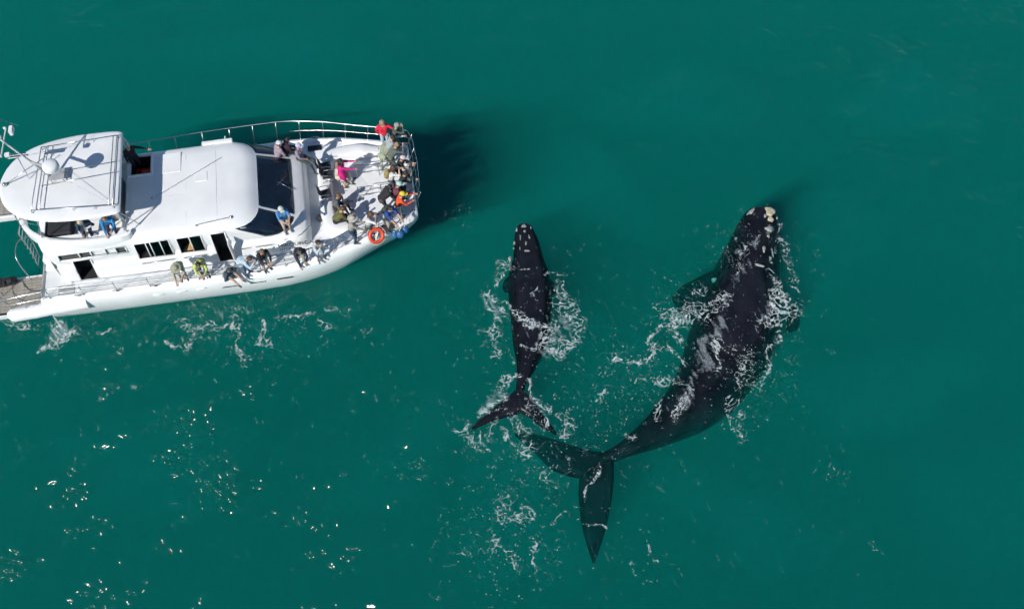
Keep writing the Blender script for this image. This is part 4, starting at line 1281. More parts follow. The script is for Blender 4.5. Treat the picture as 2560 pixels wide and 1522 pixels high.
def whale(label, st, flL, flR, flip, calls, zfl):
    root = empty('whale', at(*st[len(st) // 2][0]))
    tag(root, label, 'whale')
    inv = Matrix.Translation(-root.location)
    C = [at(px[0], px[1], zt - 0.4 * wd_) for px, wd_, zt, _h in st]
    xs = np.arange(len(st))
    q = np.linspace(0, len(st) - 1, 90)
    def sm(vals):
        return np.array([p.x for p in spline([(v, 0, 0) for v in vals], 8)])
    cen = spline(C, 8)
    W = sm([s[1] for s in st]); ZT = sm([s[2] for s in st]); HK = sm([s[3] for s in st])
    rings = []
    M = 28
    for i, c in enumerate(cen):
        t = (cen[min(i + 1, len(cen) - 1)] - cen[max(i - 1, 0)]).normalized()
        nrm = Vector((-t.y, t.x, 0)).normalized()
        wd = max(0.02, W[i])
        ht = wd * HK[i]
        zc = ZT[i] - ht
        ring = []
        for j in range(M):
            a = 2 * math.pi * j / M
            ca, sa = math.cos(a), math.sin(a)
            x = wd * math.copysign(abs(ca) ** 0.97, ca)
            z = ht * (sa if sa > 0 else sa * 1.2)
            ring.append(inv @ (Vector((c.x, c.y, 0)) + nrm * x + Vector((0, 0, zc + z))))
        rings.append(ring)
    m = MB(); m.loft(rings)
    # flukes and flippers, joined to the body surface
    def blade(lead, trail, thick, z0, z1, n2=6):
        zz = [z0 + (z1 - z0) * k / (len(lead) - 1) for k in range(len(lead))]
        L, T = spline([at(*p, q_) for p, q_ in zip(lead, zz)], n2), spline([at(*p, q_) for p, q_ in zip(trail, zz)], n2)
        rows = []
        for i in range(len(L)):
            k = i / (len(L) - 1)
            z = z0 + (z1 - z0) * k
            th = thick * (1 - 0.9 * k) + 0.01
            row = []
            for f, s_ in ((0, 0), (0.12, 0.7), (0.35, 1), (0.7, 0.5), (1, 0), (0.7, -0.5), (0.35, -1), (0.12, -0.7)):
                p = L[i].lerp(T[i], f)
                row.append(inv @ Vector((p.x, p.y, z + th * s_)))
            rows.append(row)
        m.loft(rows)
    blade(*flL, *zfl[0]); blade(*flR, *zfl[1])
    for lead, trail, th, z0, z1 in flip: blade(lead, trail, th, z0, z1)
    body = m.build('body', WSKIN, root, smooth=True)
    bpy.context.view_layer.update()
    bv = world_bvh([body])
    rr = np.random.default_rng(3)
    for (px, py), lx, ly, rot, mt, dz in calls:
        p = at(px, py, 0)
        hit = bv.ray_cast(Vector((p.x, p.y, 3)), Vector((0, 0, -1)))
        z = hit[0].z if hit[0] else -0.1
        c = MB()
        rows = []
        for i in range(6):
            r_ = [1.0, 0.95, 0.8, 0.6, 0.35, 0.05][i]; zz = [-0.10, 0.02, 0.05, 0.065, 0.07, 0.07][i]
            row = []
            for j in range(22):
                a = 2 * math.pi * j / 22
                k = 1 + 0.16 * math.sin(3 * a + px) + 0.12 * math.sin(5 * a + py) + rr.uniform(-0.08, 0.08)
                x, y = 0.70 * lx * r_ * k * math.cos(a), 0.70 * ly * r_ * k * math.sin(a)
                row.append(inv @ Vector((p.x + x * math.cos(rot) - y * math.sin(rot), p.y + x * math.sin(rot) + y * math.cos(rot), z + dz + zz + rr.uniform(-0.012, 0.012))))
            rows.append(row)
        c.loft(rows)
        c.build('callosity', mt, root, smooth=True)
    return root, body


ST_M = [((1912, 519), 0.10, -0.02, 0.8), ((1912, 527), 0.50, 0.05, 0.6), ((1902, 552), 0.84, 0.06, 0.68), ((1892, 598), 1.08, 0.03, 0.74), ((1880, 650), 1.32, 0.02, 0.78), ((1868, 706), 1.50, 0.07, 0.84), ((1855, 768), 1.70, 0.23, 0.88), ((1832, 842), 1.76, 0.21, 0.90),
        ((1804, 902), 1.58, 0.03, 0.86), ((1777, 950), 1.40, 0.0, 0.90), ((1739, 992), 1.18, -0.03, 0.94), ((1698, 1026), 0.96, -0.10, 1.0), ((1645, 1066), 0.66, -0.17, 1.05), ((1588, 1102), 0.41, -0.28, 1.15), ((1545, 1127), 0.28, -0.38, 1.1), ((1510, 1142), 0.23, -0.44, 1.0), ((1482, 1155), 0.10, -0.52, 0.8)]
mother, mbody = whale('huge black adult whale with pale crusted snout, back breaking the surface, tail sunk', ST_M,
      ([(1528, 1132), (1452, 1120), (1390, 1099), (1330, 1084), (1286, 1076)], [(1450, 1196), (1420, 1190), (1378, 1172), (1330, 1126), (1288, 1090)]),
      ([(1535, 1145), (1534, 1208), (1525, 1275), (1508, 1345), (1486, 1408)], [(1448, 1192), (1446, 1240), (1453, 1305), (1466, 1358), (1481, 1406)]),
      [([(1800, 668), (1752, 690), (1705, 716), (1680, 742)], [(1775, 812), (1735, 802), (1700, 782), (1682, 754)], 0.20, -0.8, -1.5),
       ([(1975, 760), (1990, 770), (1998, 790), (2000, 808)], [(1965, 830), (1980, 830), (1992, 825), (1999, 814)], 0.2, -0.9, -1.3)],
      [((1924, 530), 0.30, 0.38, 0.1, CALL, 0.0), ((1926, 548), 0.20, 0.22, 0.0, CALL, 0.0), ((1879, 527), 0.34, 0.13, 0.7, CALLW, 0.02), ((1912, 542), 0.09, 0.12, 0, CALLW, 0), ((1922, 572), 0.25, 0.2, 0.1, CALLW, 0.0),
       ((1910, 622), 0.10, 0.26, -0.2, CALLW, 0), ((1898, 664), 0.32, 0.08, -0.3, CALLW, 0.0), ((1933, 625), 0.05, 0.4, 0.05, CALLW, -0.03), ((1793, 682), 0.20, 0.15, 0.6, CALLW, 0.0), ((1921, 590), 0.08, 0.1, 0, CALLW, 0), ((1842, 590), 0.08, 0.08, 0, CALLW, 0.1), ((1944, 540), 0.06, 0.1, 0, CALLW, 0.05)],
      ((0.18, -0.55, -1.15), (0.18, -0.55, -1.15)))
ST_C = [((1310, 558), 0.06, 0.0, 0.8), ((1310, 565), 0.32, 0.05, 0.6), ((1313, 588), 0.48, 0.07, 0.66), ((1317, 612), 0.58, 0.07, 0.7), ((1321, 642), 0.66, 0.08, 0.72), ((1322, 674), 0.86, 0.10, 0.72), ((1326, 731), 0.92, 0.14, 0.72), ((1327, 798), 0.82, 0.12, 0.76), ((1323, 857), 0.66, 0.08, 0.82),
        ((1318, 898), 0.46, 0.06, 0.9), ((1309, 933), 0.29, 0.05, 1.0), ((1303, 955), 0.19, 0.03, 1.0), ((1300, 974), 0.16, 0.0, 0.9), ((1299, 992), 0.08, -0.05, 0.8)]
calf, cbody = whale('smaller black whale calf swimming at the surface between boat and adult whale', ST_C,
      ([(1300, 966), (1266, 993), (1228, 1024), (1198, 1049), (1176, 1072)], [(1299, 1034), (1270, 1042), (1236, 1052), (1206, 1064), (1180, 1074)]),
      ([(1300, 966), (1332, 1000), (1356, 1034), (1376, 1060), (1394, 1084)], [(1300, 1032), (1326, 1046), (1346, 1062), (1366, 1076), (1389, 1087)]),
      [([(1362, 690), (1380, 700), (1390, 716), (1392, 730)], [(1366, 732), (1378, 736), (1386, 736), (1390, 734)], 0.10, -0.35, -0.55),
       ([(1280, 688), (1266, 694), (1258, 708), (1256, 722)], [(1276, 730), (1268, 732), (1262, 730), (1258, 726)], 0.10, -0.35, -0.55)],
      [((1310, 567), 0.15, 0.13, 0, CALLW, 0), ((1312, 581), 0.09, 0.09, 0, CALLW, 0), ((1292, 573), 0.07, 0.16, -0.1, CALLW, 0.0), ((1327, 570), 0.05, 0.08, 0, CALLW, 0), ((1301, 594), 0.05, 0.20, 0, CALLW, -0.02), ((1323, 594), 0.05, 0.18, 0.15, CALLW, -0.02), ((1315, 610), 0.07, 0.15, 0, CALLW, 0), ((1286, 604), 0.07, 0.10, 0, CALLW, 0.08), ((1318, 630), 0.18, 0.05, 0, CALLW, 0), ((1275, 652), 0.10, 0.2, 0, CALLW, 0.25), ((1300, 620), 0.04, 0.15, 0, CALLW, -0.02), ((1284, 615), 0.05, 0.06, 0, CALLW, 0.1)],
      ((0.10, 0.0, 0.03), (0.10, 0.0, -0.25)))

# ------------------------------------------------------------------ foam
def cells(x, y, seed):
    """distance between nearest and second nearest point of a jittered grid: small along a net of cell walls"""
    r = np.random.default_rng(seed)
    jx, jy = r.random((256, 256)), r.random((256, 256))
    xi, yi = np.floor(x).astype(int), np.floor(y).astype(int)
    f1 = np.full(x.shape, 9.0); f2 = np.full(x.shape, 9.0)
    for dx in (-1, 0, 1):
        for dy in (-1, 0, 1):
            a, b = xi + dx, yi + dy
            d = np.hypot(a + jx[a & 255, b & 255] - x, b + jy[a & 255, b & 255] - y)
            f2 = np.minimum(f2, np.maximum(f1, d)); f1 = np.minimum(f1, d)
    return f2 - f1


def isomesh(G, X, Y):
    """filled region G > 0 on a grid, cut along its contour"""
    ny, nx = G.shape
    P = G > 0
    a, b_, c, d = P[:-1, :-1], P[:-1, 1:], P[1:, 1:], P[1:, :-1]
    code = a * 1 + b_ * 2 + c * 4 + d * 8
    vid, V, F = {}, [], []
    def corner(j, i):
        k = (0, j, i)
        if k not in vid: vid[k] = len(V); V.append((X[j, i], Y[j, i]))
        return vid[k]
    def edge(j0, i0, j1, i1):
        k = (1, j0, i0, j1, i1)
        if k not in vid:
            g0, g1 = G[j0, i0], G[j1, i1]
            t = g0 / (g0 - g1)
            vid[k] = len(V); V.append((X[j0, i0] + (X[j1, i1] - X[j0, i0]) * t, Y[j0, i0] + (Y[j1, i1] - Y[j0, i0]) * t))
        return vid[k]
    js, is_ = np.nonzero(code)
    for j, i in zip(js.tolist(), is_.tolist()):
        q = code[j, i]
        cs = [(j, i), (j, i + 1), (j + 1, i + 1), (j + 1, i)]
        poly = []
        for k in range(4):
            p0, p1 = cs[k], cs[(k + 1) % 4]
            on0, on1 = q >> k & 1, q >> ((k + 1) % 4) & 1
            if on0: poly.append(corner(*p0))
            if on0 != on1: poly.append(edge(*(p0 + p1 if p0 < p1 else p1 + p0)))
        if len(poly) >= 3: F.append(poly)
    return V, F


def foam_mat(name, alpha, col, cover=True):
    m = bpy.data.materials.new(name)
    m.use_nodes = True
    n, l = m.node_tree.nodes, m.node_tree.links
    b = n['Principled BSDF']
    b.inputs['Base Color'].default_value = (*col, 1)
    b.inputs['Roughness'].default_value = 0.7
    tc = n.new('ShaderNodeTexCoord'); t = n.new('ShaderNodeTexNoise'); t.inputs['Scale'].default_value = 9; t.inputs['Detail'].default_value = 5
    l.new(tc.outputs['Object'], t.inputs['Vector'])
    mr = n.new('ShaderNodeMapRange'); mr.inputs['From Min'].default_value = 0.3; mr.inputs['From Max'].default_value = 0.7
    mr.inputs['To Min'].default_value = alpha * 0.45; mr.inputs['To Max'].default_value = min(1, alpha * 1.3)
    l.new(t.outputs['Fac'], mr.inputs['Value'])
    ca = n.new('ShaderNodeAttribute'); ca.attribute_name = 'cover'
    mu = n.new('ShaderNodeMath'); mu.operation = 'MULTIPLY'
    l.new(mr.outputs[0], mu.inputs[0]); l.new(ca.outputs['Fac'], mu.inputs[1])
    l.new(mu.outputs[0] if cover else mr.outputs[0], b.inputs['Alpha'])
    return m


FOAM = foam_mat('sea_foam', 0.62, (0.66, 0.74, 0.73))
MIST = foam_mat('thin_wash', 0.30, (0.55, 0.62, 0.66))


def foam_zone(name, label, strokes, x0, x1, y0, y1, seed, specks, bvs, cell=0.022, dry=()):
    """strokes: (photo points, radius in m, strength)"""
    nx, ny = int((x1 - x0) / cell), int((y1 - y0) / cell)
    X, Y = np.meshgrid(np.linspace(x0, x1, nx), np.linspace(y0, y1, ny))
    I = np.zeros_like(X); I2 = np.zeros_like(X)
    wx, wy = fbm(X * 0.9, Y * 0.9, seed + 50, 2) * 0.45, fbm(X * 0.9, Y * 0.9, seed + 60, 2) * 0.45
    for pts, rad, st, *mist in strokes:
        P = [at(*p) for p in pts]
        best = np.full_like(X, 9.0)
        xa, xb = min(p.x for p in P) - rad * 3 - 0.6, max(p.x for p in P) + rad * 3 + 0.6
        ya, yb = min(p.y for p in P) - rad * 3 - 0.6, max(p.y for p in P) + rad * 3 + 0.6
        i0, i1 = max(0, int((xa - x0) / cell)), min(nx, int((xb - x0) / cell) + 1)
        j0, j1 = max(0, int((ya - y0) / cell)), min(ny, int((yb - y0) / cell) + 1)
        if i1 <= i0 or j1 <= j0: continue
        sx, sy = X[j0:j1, i0:i1] + wx[j0:j1, i0:i1], Y[j0:j1, i0:i1] + wy[j0:j1, i0:i1]
        bd = np.full_like(sx, 9.0)
        segs = list(zip(P[:-1], P[1:])) or [(P[0], P[0])]
        for a, b_ in segs:
            dx, dy = b_.x - a.x, b_.y - a.y
            k = np.clip(((sx - a.x) * dx + (sy - a.y) * dy) / max(dx * dx + dy * dy, 1e-6), 0, 1)
            bd = np.minimum(bd, np.hypot(sx - a.x - k * dx, sy - a.y - k * dy))
        val = st * np.exp(-(bd / rad) ** 2)
        T = I2 if mist else I
        T[j0:j1, i0:i1] = np.maximum(T[j0:j1, i0:i1], val)
    for p0, p1, rad in dry:
        a, b_ = at(*p0), at(*p1)
        dx, dy = b_.x - a.x, b_.y - a.y
        k = np.clip(((X - a.x) * dx + (Y - a.y) * dy) / (dx * dx + dy * dy), 0, 1)
        dd = np.hypot(X + wx * 0.4 - a.x - k * dx, Y + wy * 0.4 - a.y - k * dy)
        I *= np.clip((dd - rad * 0.8) / (rad * 0.35), 0, 1)
    n1 = fbm(X * 2.5 + wx * 2.5, Y * 2.5 + wy * 2.5, seed, 3)
    n2 = fbm(X * 6.0 + wx * 4, Y * 6.0 + wy * 4, seed + 7, 2)
    n3 = fbm(X * 11, Y * 11, seed + 13, 2)
    br = fbm(X * 1.4, Y * 1.4, seed + 21, 2)
    k1 = cells(X * 2.1 + wx * 2.6 + 0.35 * n2, Y * 2.1 + wy * 2.6 + 0.35 * n1, seed + 3)
    k2 = cells(X * 4.8 + wx * 4 + 0.45 * n2, Y * 4.8 + wy * 4 + 0.45 * n1, seed + 5)
    fil = np.maximum(0.10 * I - k1, 0.125 * I - k2) * 0.5
    G = np.minimum(fil, I * 0.8 - 0.36 + br * 0.8 + n1 * 0.3)
    G = np.maximum(G, (I - 0.98) * 0.5 - k2 * 0.35 + n3 * 0.12)
    G = G + n3 * 0.012 - 0.004
    # loose flecks
    fl = fbm(X * 6.5, Y * 6.5, seed + 33, 2) + 0.25 * n3 - 0.80 + 0.26 * np.minimum(1, np.maximum(I, 0)) ** 0.5
    G = np.maximum(G, np.where(I > 0.06, fl, -1))
    SP = []
    for (px, py, rx, ry, k) in specks:
        for _ in range(int(k * 0.42)):
            cx_, cy_ = px + random.gauss(0, rx), py + random.gauss(0, ry)
            for _q in range(random.choice((1, 1, 2, 4))):
                p = at(cx_ + random.gauss(0, 5), cy_ + random.gauss(0, 4))
                SP.append((p.x, p.y, random.choice((0.010, 0.013, 0.016, 0.02, 0.027)), random.uniform(0, 3.14), random.uniform(0.4, 1.0)))
    objs = []
    for grid, mt, nm_, dz in ((G, FOAM, 'sea_foam', 0.012), (np.minimum(I2 - 0.42 + 0.8 * fbm(X * 5.0 + Y * 2.0, Y * 0.9 - X * 0.4, seed + 80, 3) + 0.35 * n2 + n3 * 0.2, 1.0), MIST, 'thin_wash', 0.007)):
        if grid is not G and not (I2 > 0.3).any(): continue
        V, F = isomesh(grid, X, Y)
        if not F and not SP: continue
        ii = np.clip(((np.array([v[0] for v in V]) - x0) / (x1 - x0) * (nx - 1)).round().astype(int), 0, nx - 1) if V else np.zeros(0, int)
        jj = np.clip(((np.array([v[1] for v in V]) - y0) / (y1 - y0) * (ny - 1)).round().astype(int), 0, ny - 1) if V else np.zeros(0, int)
        al = np.clip(grid[jj, ii] / (0.03 if grid is G else 0.45), 0, 1)
        al = (0.25 + 0.75 * al if grid is G else al).tolist()
        if grid is G:
            for sx_, sy_, r_, th, e in SP:
                b0 = len(V)
                for q in range(5):
                    a = q * 1.2566
                    lx, ly = r_ * math.cos(a) * random.uniform(0.7, 1.3), r_ * e * math.sin(a) * random.uniform(0.7, 1.3)
                    V.append((sx_ + lx * math.cos(th) - ly * math.sin(th), sy_ + lx * math.sin(th) + ly * math.cos(th)))
                    al.append(0.75)
                F.append([b0 + q for q in range(5)])
        xs, ys = np.array([v[0] for v in V]), np.array([v[1] for v in V])
        zs = water_z(xs, ys)
        for bv, bb in bvs:
            sel = np.nonzero((xs > bb[0]) & (xs < bb[1]) & (ys > bb[2]) & (ys < bb[3]))[0]
            for k in sel:
                hh = bv.ray_cast(Vector((xs[k], ys[k], 3)), Vector((0, 0, -1)))
                if hh[0] and hh[0].z > zs[k]: zs[k] = hh[0].z
        me = bpy.data.meshes.new(nm_)
        me.from_pydata([(a, b_, c + dz) for a, b_, c in zip(xs.tolist(), ys.tolist(), zs.tolist())], [], F)
        me.shade_smooth()
        at_ = me.attributes.new('cover', 'FLOAT', 'POINT')
        at_.data.foreach_set('value', np.array(al, np.float32))
        me.materials.append(mt)
        o = bpy.data.objects.new(nm_, me)
        COL.objects.link(o)
        tag(o, label if grid is G else 'thin grey white wash of water ' + label.split(' ', 3)[3], 'foam', kind='stuff')
        objs.append(o)
    return objs


def bbox(o):
    vs = [o.matrix_world @ v.co for v in o.data.vertices]
    return (min(v.x for v in vs), max(v.x for v in vs), min(v.y for v in vs), max(v.y for v in vs))


BV = [(world_bvh([mbody]), bbox(mbody)), (world_bvh([cbody]), bbox(cbody))]
S_C = [([(1265, 672), (1240, 705), (1226, 740), (1236, 780), (1228, 830), (1245, 880)], 0.38, 0.95), ([(1222, 735), (1260, 755), (1292, 780)], 0.16, 1.1), ([(1285, 670), (1310, 678), (1322, 684)], 0.09, 1.0),
       ([(1355, 690), (1375, 682), (1410, 700)], 0.12, 0.95), ([(1345, 720), (1338, 740), (1352, 765), (1348, 790)], 0.10, 1.0), ([(1400, 725), (1412, 770), (1436, 800), (1440, 840), (1410, 865)], 0.40, 1.0), ([(1380, 820), (1360, 860), (1385, 880), (1420, 870)], 0.42, 1.15), ([(1290, 775), (1300, 805), (1330, 815), (1362, 818)], 0.26, 1.2),
       ([(1300, 860), (1330, 862), (1350, 870)], 0.14, 1.0), ([(1280, 900), (1277, 870)], 0.12, 0.7),
       ([(1286, 945), (1262, 940), (1252, 965), (1256, 990), (1225, 1010), (1200, 1040)], 0.22, 1.15), ([(1310, 955), (1335, 990), (1356, 1020), (1385, 1038)], 0.16, 1.2), ([(1385, 1030), (1420, 1060), (1408, 1085)], 0.35, 0.85),
       ([(1280, 990), (1305, 1000), (1330, 1020)], 0.35, 0.75), ([(1345, 1035), (1358, 1055)], 0.22, 0.9), ([(1200, 1050), (1230, 1040), (1262, 1030)], 0.18, 0.9), ([(1150, 1070), (1160, 1100), (1180, 1120)], 0.28, 0.9), ([(1198, 1085), (1205, 1120), (1180, 1110)], 0.2, 0.9), ([(1240, 1060), (1225, 1090)], 0.25, 0.8), ([(1290, 1045), (1310, 1065), (1330, 1075)], 0.35, 0.8), ([(1255, 1110), (1262, 1085)], 0.16, 1.2),
       ([(1280, 1110), (1320, 1120), (1310, 1150)], 0.4, 0.75), ([(1330, 1175), (1345, 1160)], 0.3, 0.75), ([(1270, 1290), (1310, 1270), (1325, 1280)], 0.4, 0.9), ([(1290, 1270), (1292, 1310)], 0.2, 1.0), ([(1240, 1330), (1275, 1390), (1295, 1420)], 0.22, 0.9), ([(1335, 1360), (1350, 1420)], 0.18, 0.85), ([(1265, 1250), (1240, 1340), (1230, 1380)], 0.45, 0.7), ([(1190, 1340), (1150, 1400)], 0.3, 0.5), ([(1370, 1180), (1405, 1210)], 0.25, 0.7),
       ([(1250, 660), (1245, 690)], 0.2, 0.7), ([(1235, 880), (1232, 890)], 0.15, 0.9),
       ([(1400, 800), (1400, 860), (1370, 875)], 0.5, 0.55, 1), ([(1250, 960), (1215, 1015)], 0.25, 0.6, 1), ([(1325, 980), (1375, 1040)], 0.15, 0.65, 1), ([(1300, 800), (1330, 812)], 0.22, 0.75, 1), ([(1230, 740), (1240, 800)], 0.35, 0.5, 1)]
K_C = [(1310, 900, 110, 170, 420), (1300, 1120, 90, 60, 380), (1250, 1330, 70, 90, 420), (1320, 700, 90, 60, 90), (1150, 1400, 90, 60, 80), (1450, 1000, 70, 60, 200), (1420, 1320, 90, 80, 60)]
foam_zone('calf', 'lacy white sea foam around the whale calf and its tail', S_C, at(1080, 900).x, at(1560, 900).x, at(1300, 1500).y, at(1300, 620).y, 101, K_C, BV)
S_M = [([(1905, 700), (1925, 690), (1945, 720), (1960, 760), (1950, 800), (1935, 790)], 0.34, 1.2), ([(1935, 730), (1955, 790), (1925, 810)], 0.30, 1.15), ([(1950, 830), (1930, 880), (1915, 930), (1895, 960)], 0.20, 1.1), ([(1960, 600), (1975, 680), (1995, 740), (1985, 800)], 0.30, 0.72), ([(1940, 565), (1955, 590), (1975, 602)], 0.16, 1.0),
       ([(1850, 720), (1835, 690), (1840, 675)], 0.10, 1.0), ([(1830, 730), (1800, 745), (1770, 760), (1735, 770)], 0.28, 1.05), ([(1815, 770), (1780, 790), (1745, 780), (1700, 800)], 0.40, 1.05), ([(1740, 760), (1700, 770), (1660, 785)], 0.32, 0.95), ([(1700, 800), (1650, 820), (1625, 860), (1640, 880), (1600, 900), (1540, 905)], 0.20, 1.1), ([(1690, 790), (1680, 830), (1700, 850)], 0.28, 1.0), ([(1660, 875), (1690, 890), (1720, 900)], 0.12, 1.0), ([(1640, 950), (1680, 945), (1710, 970)], 0.2, 1.0), ([(1590, 960), (1640, 950)], 0.2, 0.7), ([(1520, 990), (1500, 1000), (1530, 980)], 0.14, 1.1), ([(1530, 905), (1500, 960)], 0.14, 0.8),
       ([(1690, 700), (1660, 740), (1640, 780)], 0.3, 0.5), ([(1760, 720), (1730, 735)], 0.25, 0.7),
       ([(1835, 845), (1860, 830), (1890, 825), (1915, 790)], 0.16, 1.15), ([(1800, 850), (1798, 880), (1788, 905), (1775, 915)], 0.13, 1.3), ([(1830, 850), (1850, 880), (1870, 930), (1860, 960)], 0.45, 0.62), ([(1860, 880), (1890, 920)], 0.4, 0.6), ([(1845, 920), (1850, 980), (1830, 1010)], 0.25, 0.9), ([(1815, 1000), (1830, 1040), (1820, 1070), (1850, 1085)], 0.18, 0.95), ([(1850, 1000), (1870, 1060), (1850, 1080)], 0.15, 0.7), ([(1725, 985), (1700, 1015), (1680, 1035)], 0.30, 1.0), ([(1645, 1005), (1640, 1050)], 0.14, 0.9), ([(1595, 1085), (1590, 1100), (1560, 1090)], 0.16, 1.0),
       ([(1870, 640), (1880, 610), (1890, 590)], 0.22, 0.8), ([(1842, 680), (1880, 662), (1905, 668)], 0.12, 1.1), ([(1855, 560), (1875, 545)], 0.2, 0.55), ([(1845, 580), (1870, 620)], 0.4, 0.42), ([(1820, 600), (1830, 640)], 0.3, 0.4),
       ([(1922, 572), (1918, 580)], 0.18, 1.0), ([(1640, 1400), (1620, 1370)], 0.1, 0.9), ([(1935, 610), (1930, 660)], 0.1, 0.9),
       ([(1808, 810), (1778, 850), (1768, 880)], 0.26, 0.95, 1), ([(1768, 880), (1740, 935), (1705, 1015)], 0.30, 0.68, 1), ([(1880, 600), (1860, 660), (1830, 690)], 0.26, 0.62, 1), ([(1700, 1010), (1720, 1000)], 0.3, 0.8, 1), ([(1725, 780), (1690, 800)], 0.4, 0.6, 1), ([(1920, 790), (1935, 760)], 0.25, 0.6, 1), ([(1925, 580), (1920, 600)], 0.15, 0.7, 1)]
K_M = [(1960, 800, 45, 120, 360), (1880, 930, 40, 60, 360), (1650, 900, 90, 60, 420), (1700, 760, 50, 40, 200), (1840, 620, 40, 50, 160), (1580, 960, 60, 50, 260), (1830, 1050, 40, 40, 110), (1560, 1090, 60, 50, 100), (1440, 1180, 70, 50, 60), (1470, 1290, 40, 70, 14), (1640, 1430, 25, 40, 30)]
foam_zone('mother', 'lacy white sea foam around the back of the adult whale', S_M, at(1450, 900).x, at(2080, 800).x, at(1600, 1480).y, at(1800, 545).y, 202, K_M, BV, dry=(((1886, 690), (1845, 830), 0.66),))
S_M2 = [([(1500, 1160), (1478, 1190), (1462, 1220)], 0.10, 1.15), ([(1462, 1220), (1450, 1250), (1425, 1270)], 0.08, 1.0), ([(1410, 1290), (1375, 1305), (1350, 1320)], 0.10, 0.8), ([(1480, 1300), (1515, 1330)], 0.09, 0.85), ([(1555, 1390), (1600, 1440), (1622, 1475)], 0.12, 0.7)]
foam_zone('tail', 'thin white foam line drifting across the sunken adult tail', S_M2, at(1340, 1300).x, at(1660, 1300).x, at(1400, 1490).y, at(1400, 1140).y, 303, [(1400, 1130, 60, 40, 90)], [])
S_B = [([(150, 812), (160, 845), (185, 830), (130, 858), (110, 862)], 0.34, 1.2), ([(15, 806), (45, 812), (60, 808)], 0.3, 1.0), ([(440, 800), (480, 830), (520, 812), (560, 815), (595, 830)], 0.30, 0.9), ([(585, 800), (600, 840), (608, 880), (615, 910)], 0.24, 1.0), ([(650, 795), (660, 820), (645, 850), (668, 855), (662, 820)], 0.12, 1.2), ([(690, 800), (740, 800), (790, 790), (815, 815)], 0.20, 0.9), ([(820, 770), (870, 780)], 0.3, 0.55), ([(425, 850), (450, 860), (480, 855), (470, 880)], 0.16, 0.95), ([(280, 882), (325, 882)], 0.12, 0.9), ([(610, 880), (650, 890)], 0.25, 0.7), ([(250, 830), (290, 835)], 0.22, 0.7), ([(640, 770), (560, 780), (470, 790)], 0.4, 0.45), ([(925, 790), (915, 830)], 0.2, 0.45),
       ([(140, 850), (160, 820), (180, 825)], 0.26, 0.9, 1), ([(230, 995), (300, 975), (390, 955)], 0.10, 0.46, 1), ([(360, 865), (430, 850), (540, 840)], 0.12, 0.46, 1), ([(480, 780), (600, 775)], 0.4, 0.40, 1)]
K_B = [(620, 830, 140, 40, 420), (850, 800, 60, 40, 90), (700, 920, 200, 60, 60), (160, 830, 60, 20, 160), (40, 812, 30, 8, 80), (350, 900, 200, 60, 40), (960, 1050, 30, 90, 60)]
foam_zone('boat', 'broken white foam patches drifting beside the starboard hull', S_B, at(0, 900).x - 0.5, at(1000, 800).x, at(500, 1200).y, at(500, 735).y, 404, K_B, [])
K_W = [(1160, 545, 60, 20, 40), (1110, 525, 50, 14, 20), (400, 225, 8, 3, 8), (2330, 405, 6, 4, 6), (2085, 1180, 18, 14, 50), (2180, 1368, 12, 12, 40), (1640, 1220, 10, 18, 14), (1040, 1175, 16, 14, 70), (2160, 1070, 8, 4, 4)]
foam_zone('flecks', 'tiny scattered white flecks on the open sea', [([(2075, 1170), (2095, 1190)], 0.10, 0.8), ([(2178, 1362), (2186, 1375)], 0.08, 0.7)], at(380, 200).x, at(2400, 400).x, at(1280, 1420).y, at(1280, 190).y, 505, K_W, [], cell=0.045)

# jet of cooling water from the hull
j = MB(); P0 = BM @ Vector((-5.6, -3.35, 0.55)); P1 = at(157, 822, 0.02)
j.tube([P0, P0.lerp(P1, 0.4) + Vector((0, 0, 0.12)), P0.lerp(P1, 0.75) + Vector((0, 0, 0.06)), P1], 0.03, 7, rs=[0.02, 0.025, 0.035, 0.06])
jo = j.build('water_jet', foam_mat('jet_water', 0.6, (0.75, 0.8, 0.8), False), smooth=True)
tag(jo, 'thin white jet of water falling from the starboard hull into the sea', 'water jet', kind='stuff')

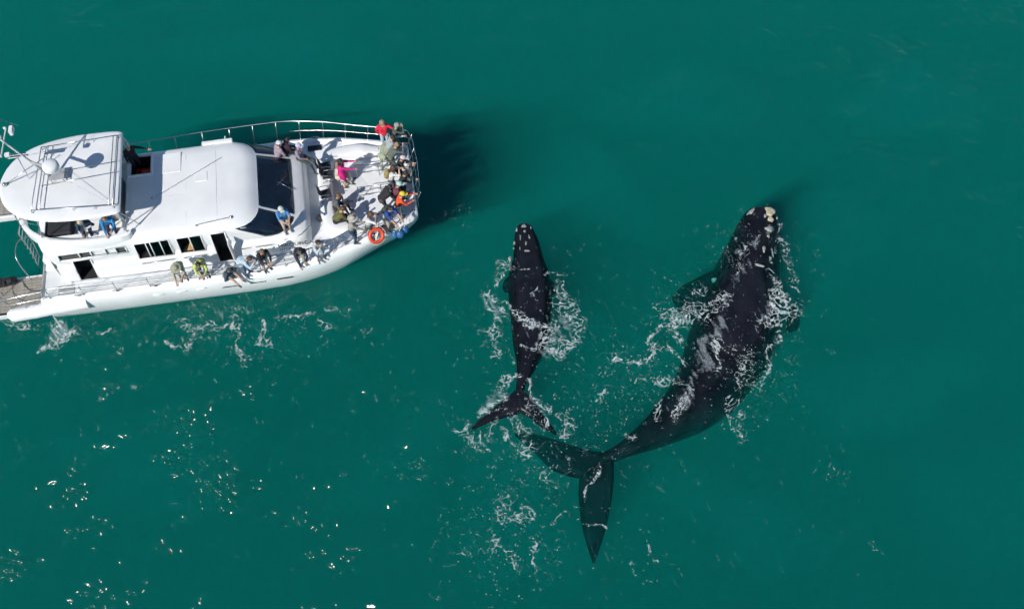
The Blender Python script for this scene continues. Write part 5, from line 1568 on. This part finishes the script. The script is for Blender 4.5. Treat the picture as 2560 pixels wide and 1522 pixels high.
# pale clouds of fine bubbles drifting under the surface
bm_ = bpy.data.materials.new('bubble_cloud')
bm_.use_nodes = True
bm_.cycles.homogeneous_volume = True
n, l = bm_.node_tree.nodes, bm_.node_tree.links
n.remove(n['Principled BSDF'])
vs = n.new('ShaderNodeVolumeScatter'); vs.inputs['Color'].default_value = (0.10, 0.80, 0.66, 1); vs.inputs['Density'].default_value = 0.045
l.new(vs.outputs[0], n['Material Output'].inputs['Volume'])
cl = MB()
rr = random.Random(8)
for px, py, rx, ry, k in ((640, 820, 4.5, 1.3, 1.0), (860, 770, 2.6, 1.0, 1.0), (1300, 1180, 2.4, 2.2, 1.0), (1560, 940, 2.6, 1.6, 1.0), (1420, 850, 1.4, 2.0, 1.0), (1290, 1340, 2.2, 2.4, 0.9), (2050, 620, 3.5, 2.6, 0.8), (2280, 260, 4.2, 2.2, 1.0), (1700, 250, 4.5, 2.2, 0.8), (2200, 980, 3.6, 2.4, 0.9), (700, 130, 5.0, 2.0, 0.8), (400, 1150, 4.4, 2.2, 0.8), (1850, 1300, 3.4, 1.8, 0.7), (1000, 1150, 3.0, 2.0, 0.7), (1480, 480, 3.6, 2.0, 0.7), (2450, 1250, 3.0, 2.6, 0.6)):
    c = at(px, py, -1.3)
    th = rr.uniform(-0.6, 0.9)
    rings = []
    M = 28
    for i in range(9):
        ph = -math.pi / 2 + math.pi * (i + 0.05) / 8.1
        ring = []
        for j in range(M):
            a = 2 * math.pi * j / M
            w_ = 1 + 0.22 * math.sin(2 * a + px) + 0.16 * math.sin(3 * a + py) + 0.10 * math.sin(5 * a + px * 0.3)
            x, y = rx * w_ * math.cos(ph) * math.cos(a), ry * w_ * math.cos(ph) * math.sin(a)
            ring.append((c.x + x * math.cos(th) - y * math.sin(th), c.y + x * math.sin(th) + y * math.cos(th), -1.15 + 0.85 * k * math.sin(ph)))
        rings.append(ring)
    cl.loft(rings)
co_ = cl.build('bubble_cloud', bm_, smooth=True)
tag(co_, 'faint pale clouds of bubbles under the open sea surface', 'bubbles', kind='stuff')
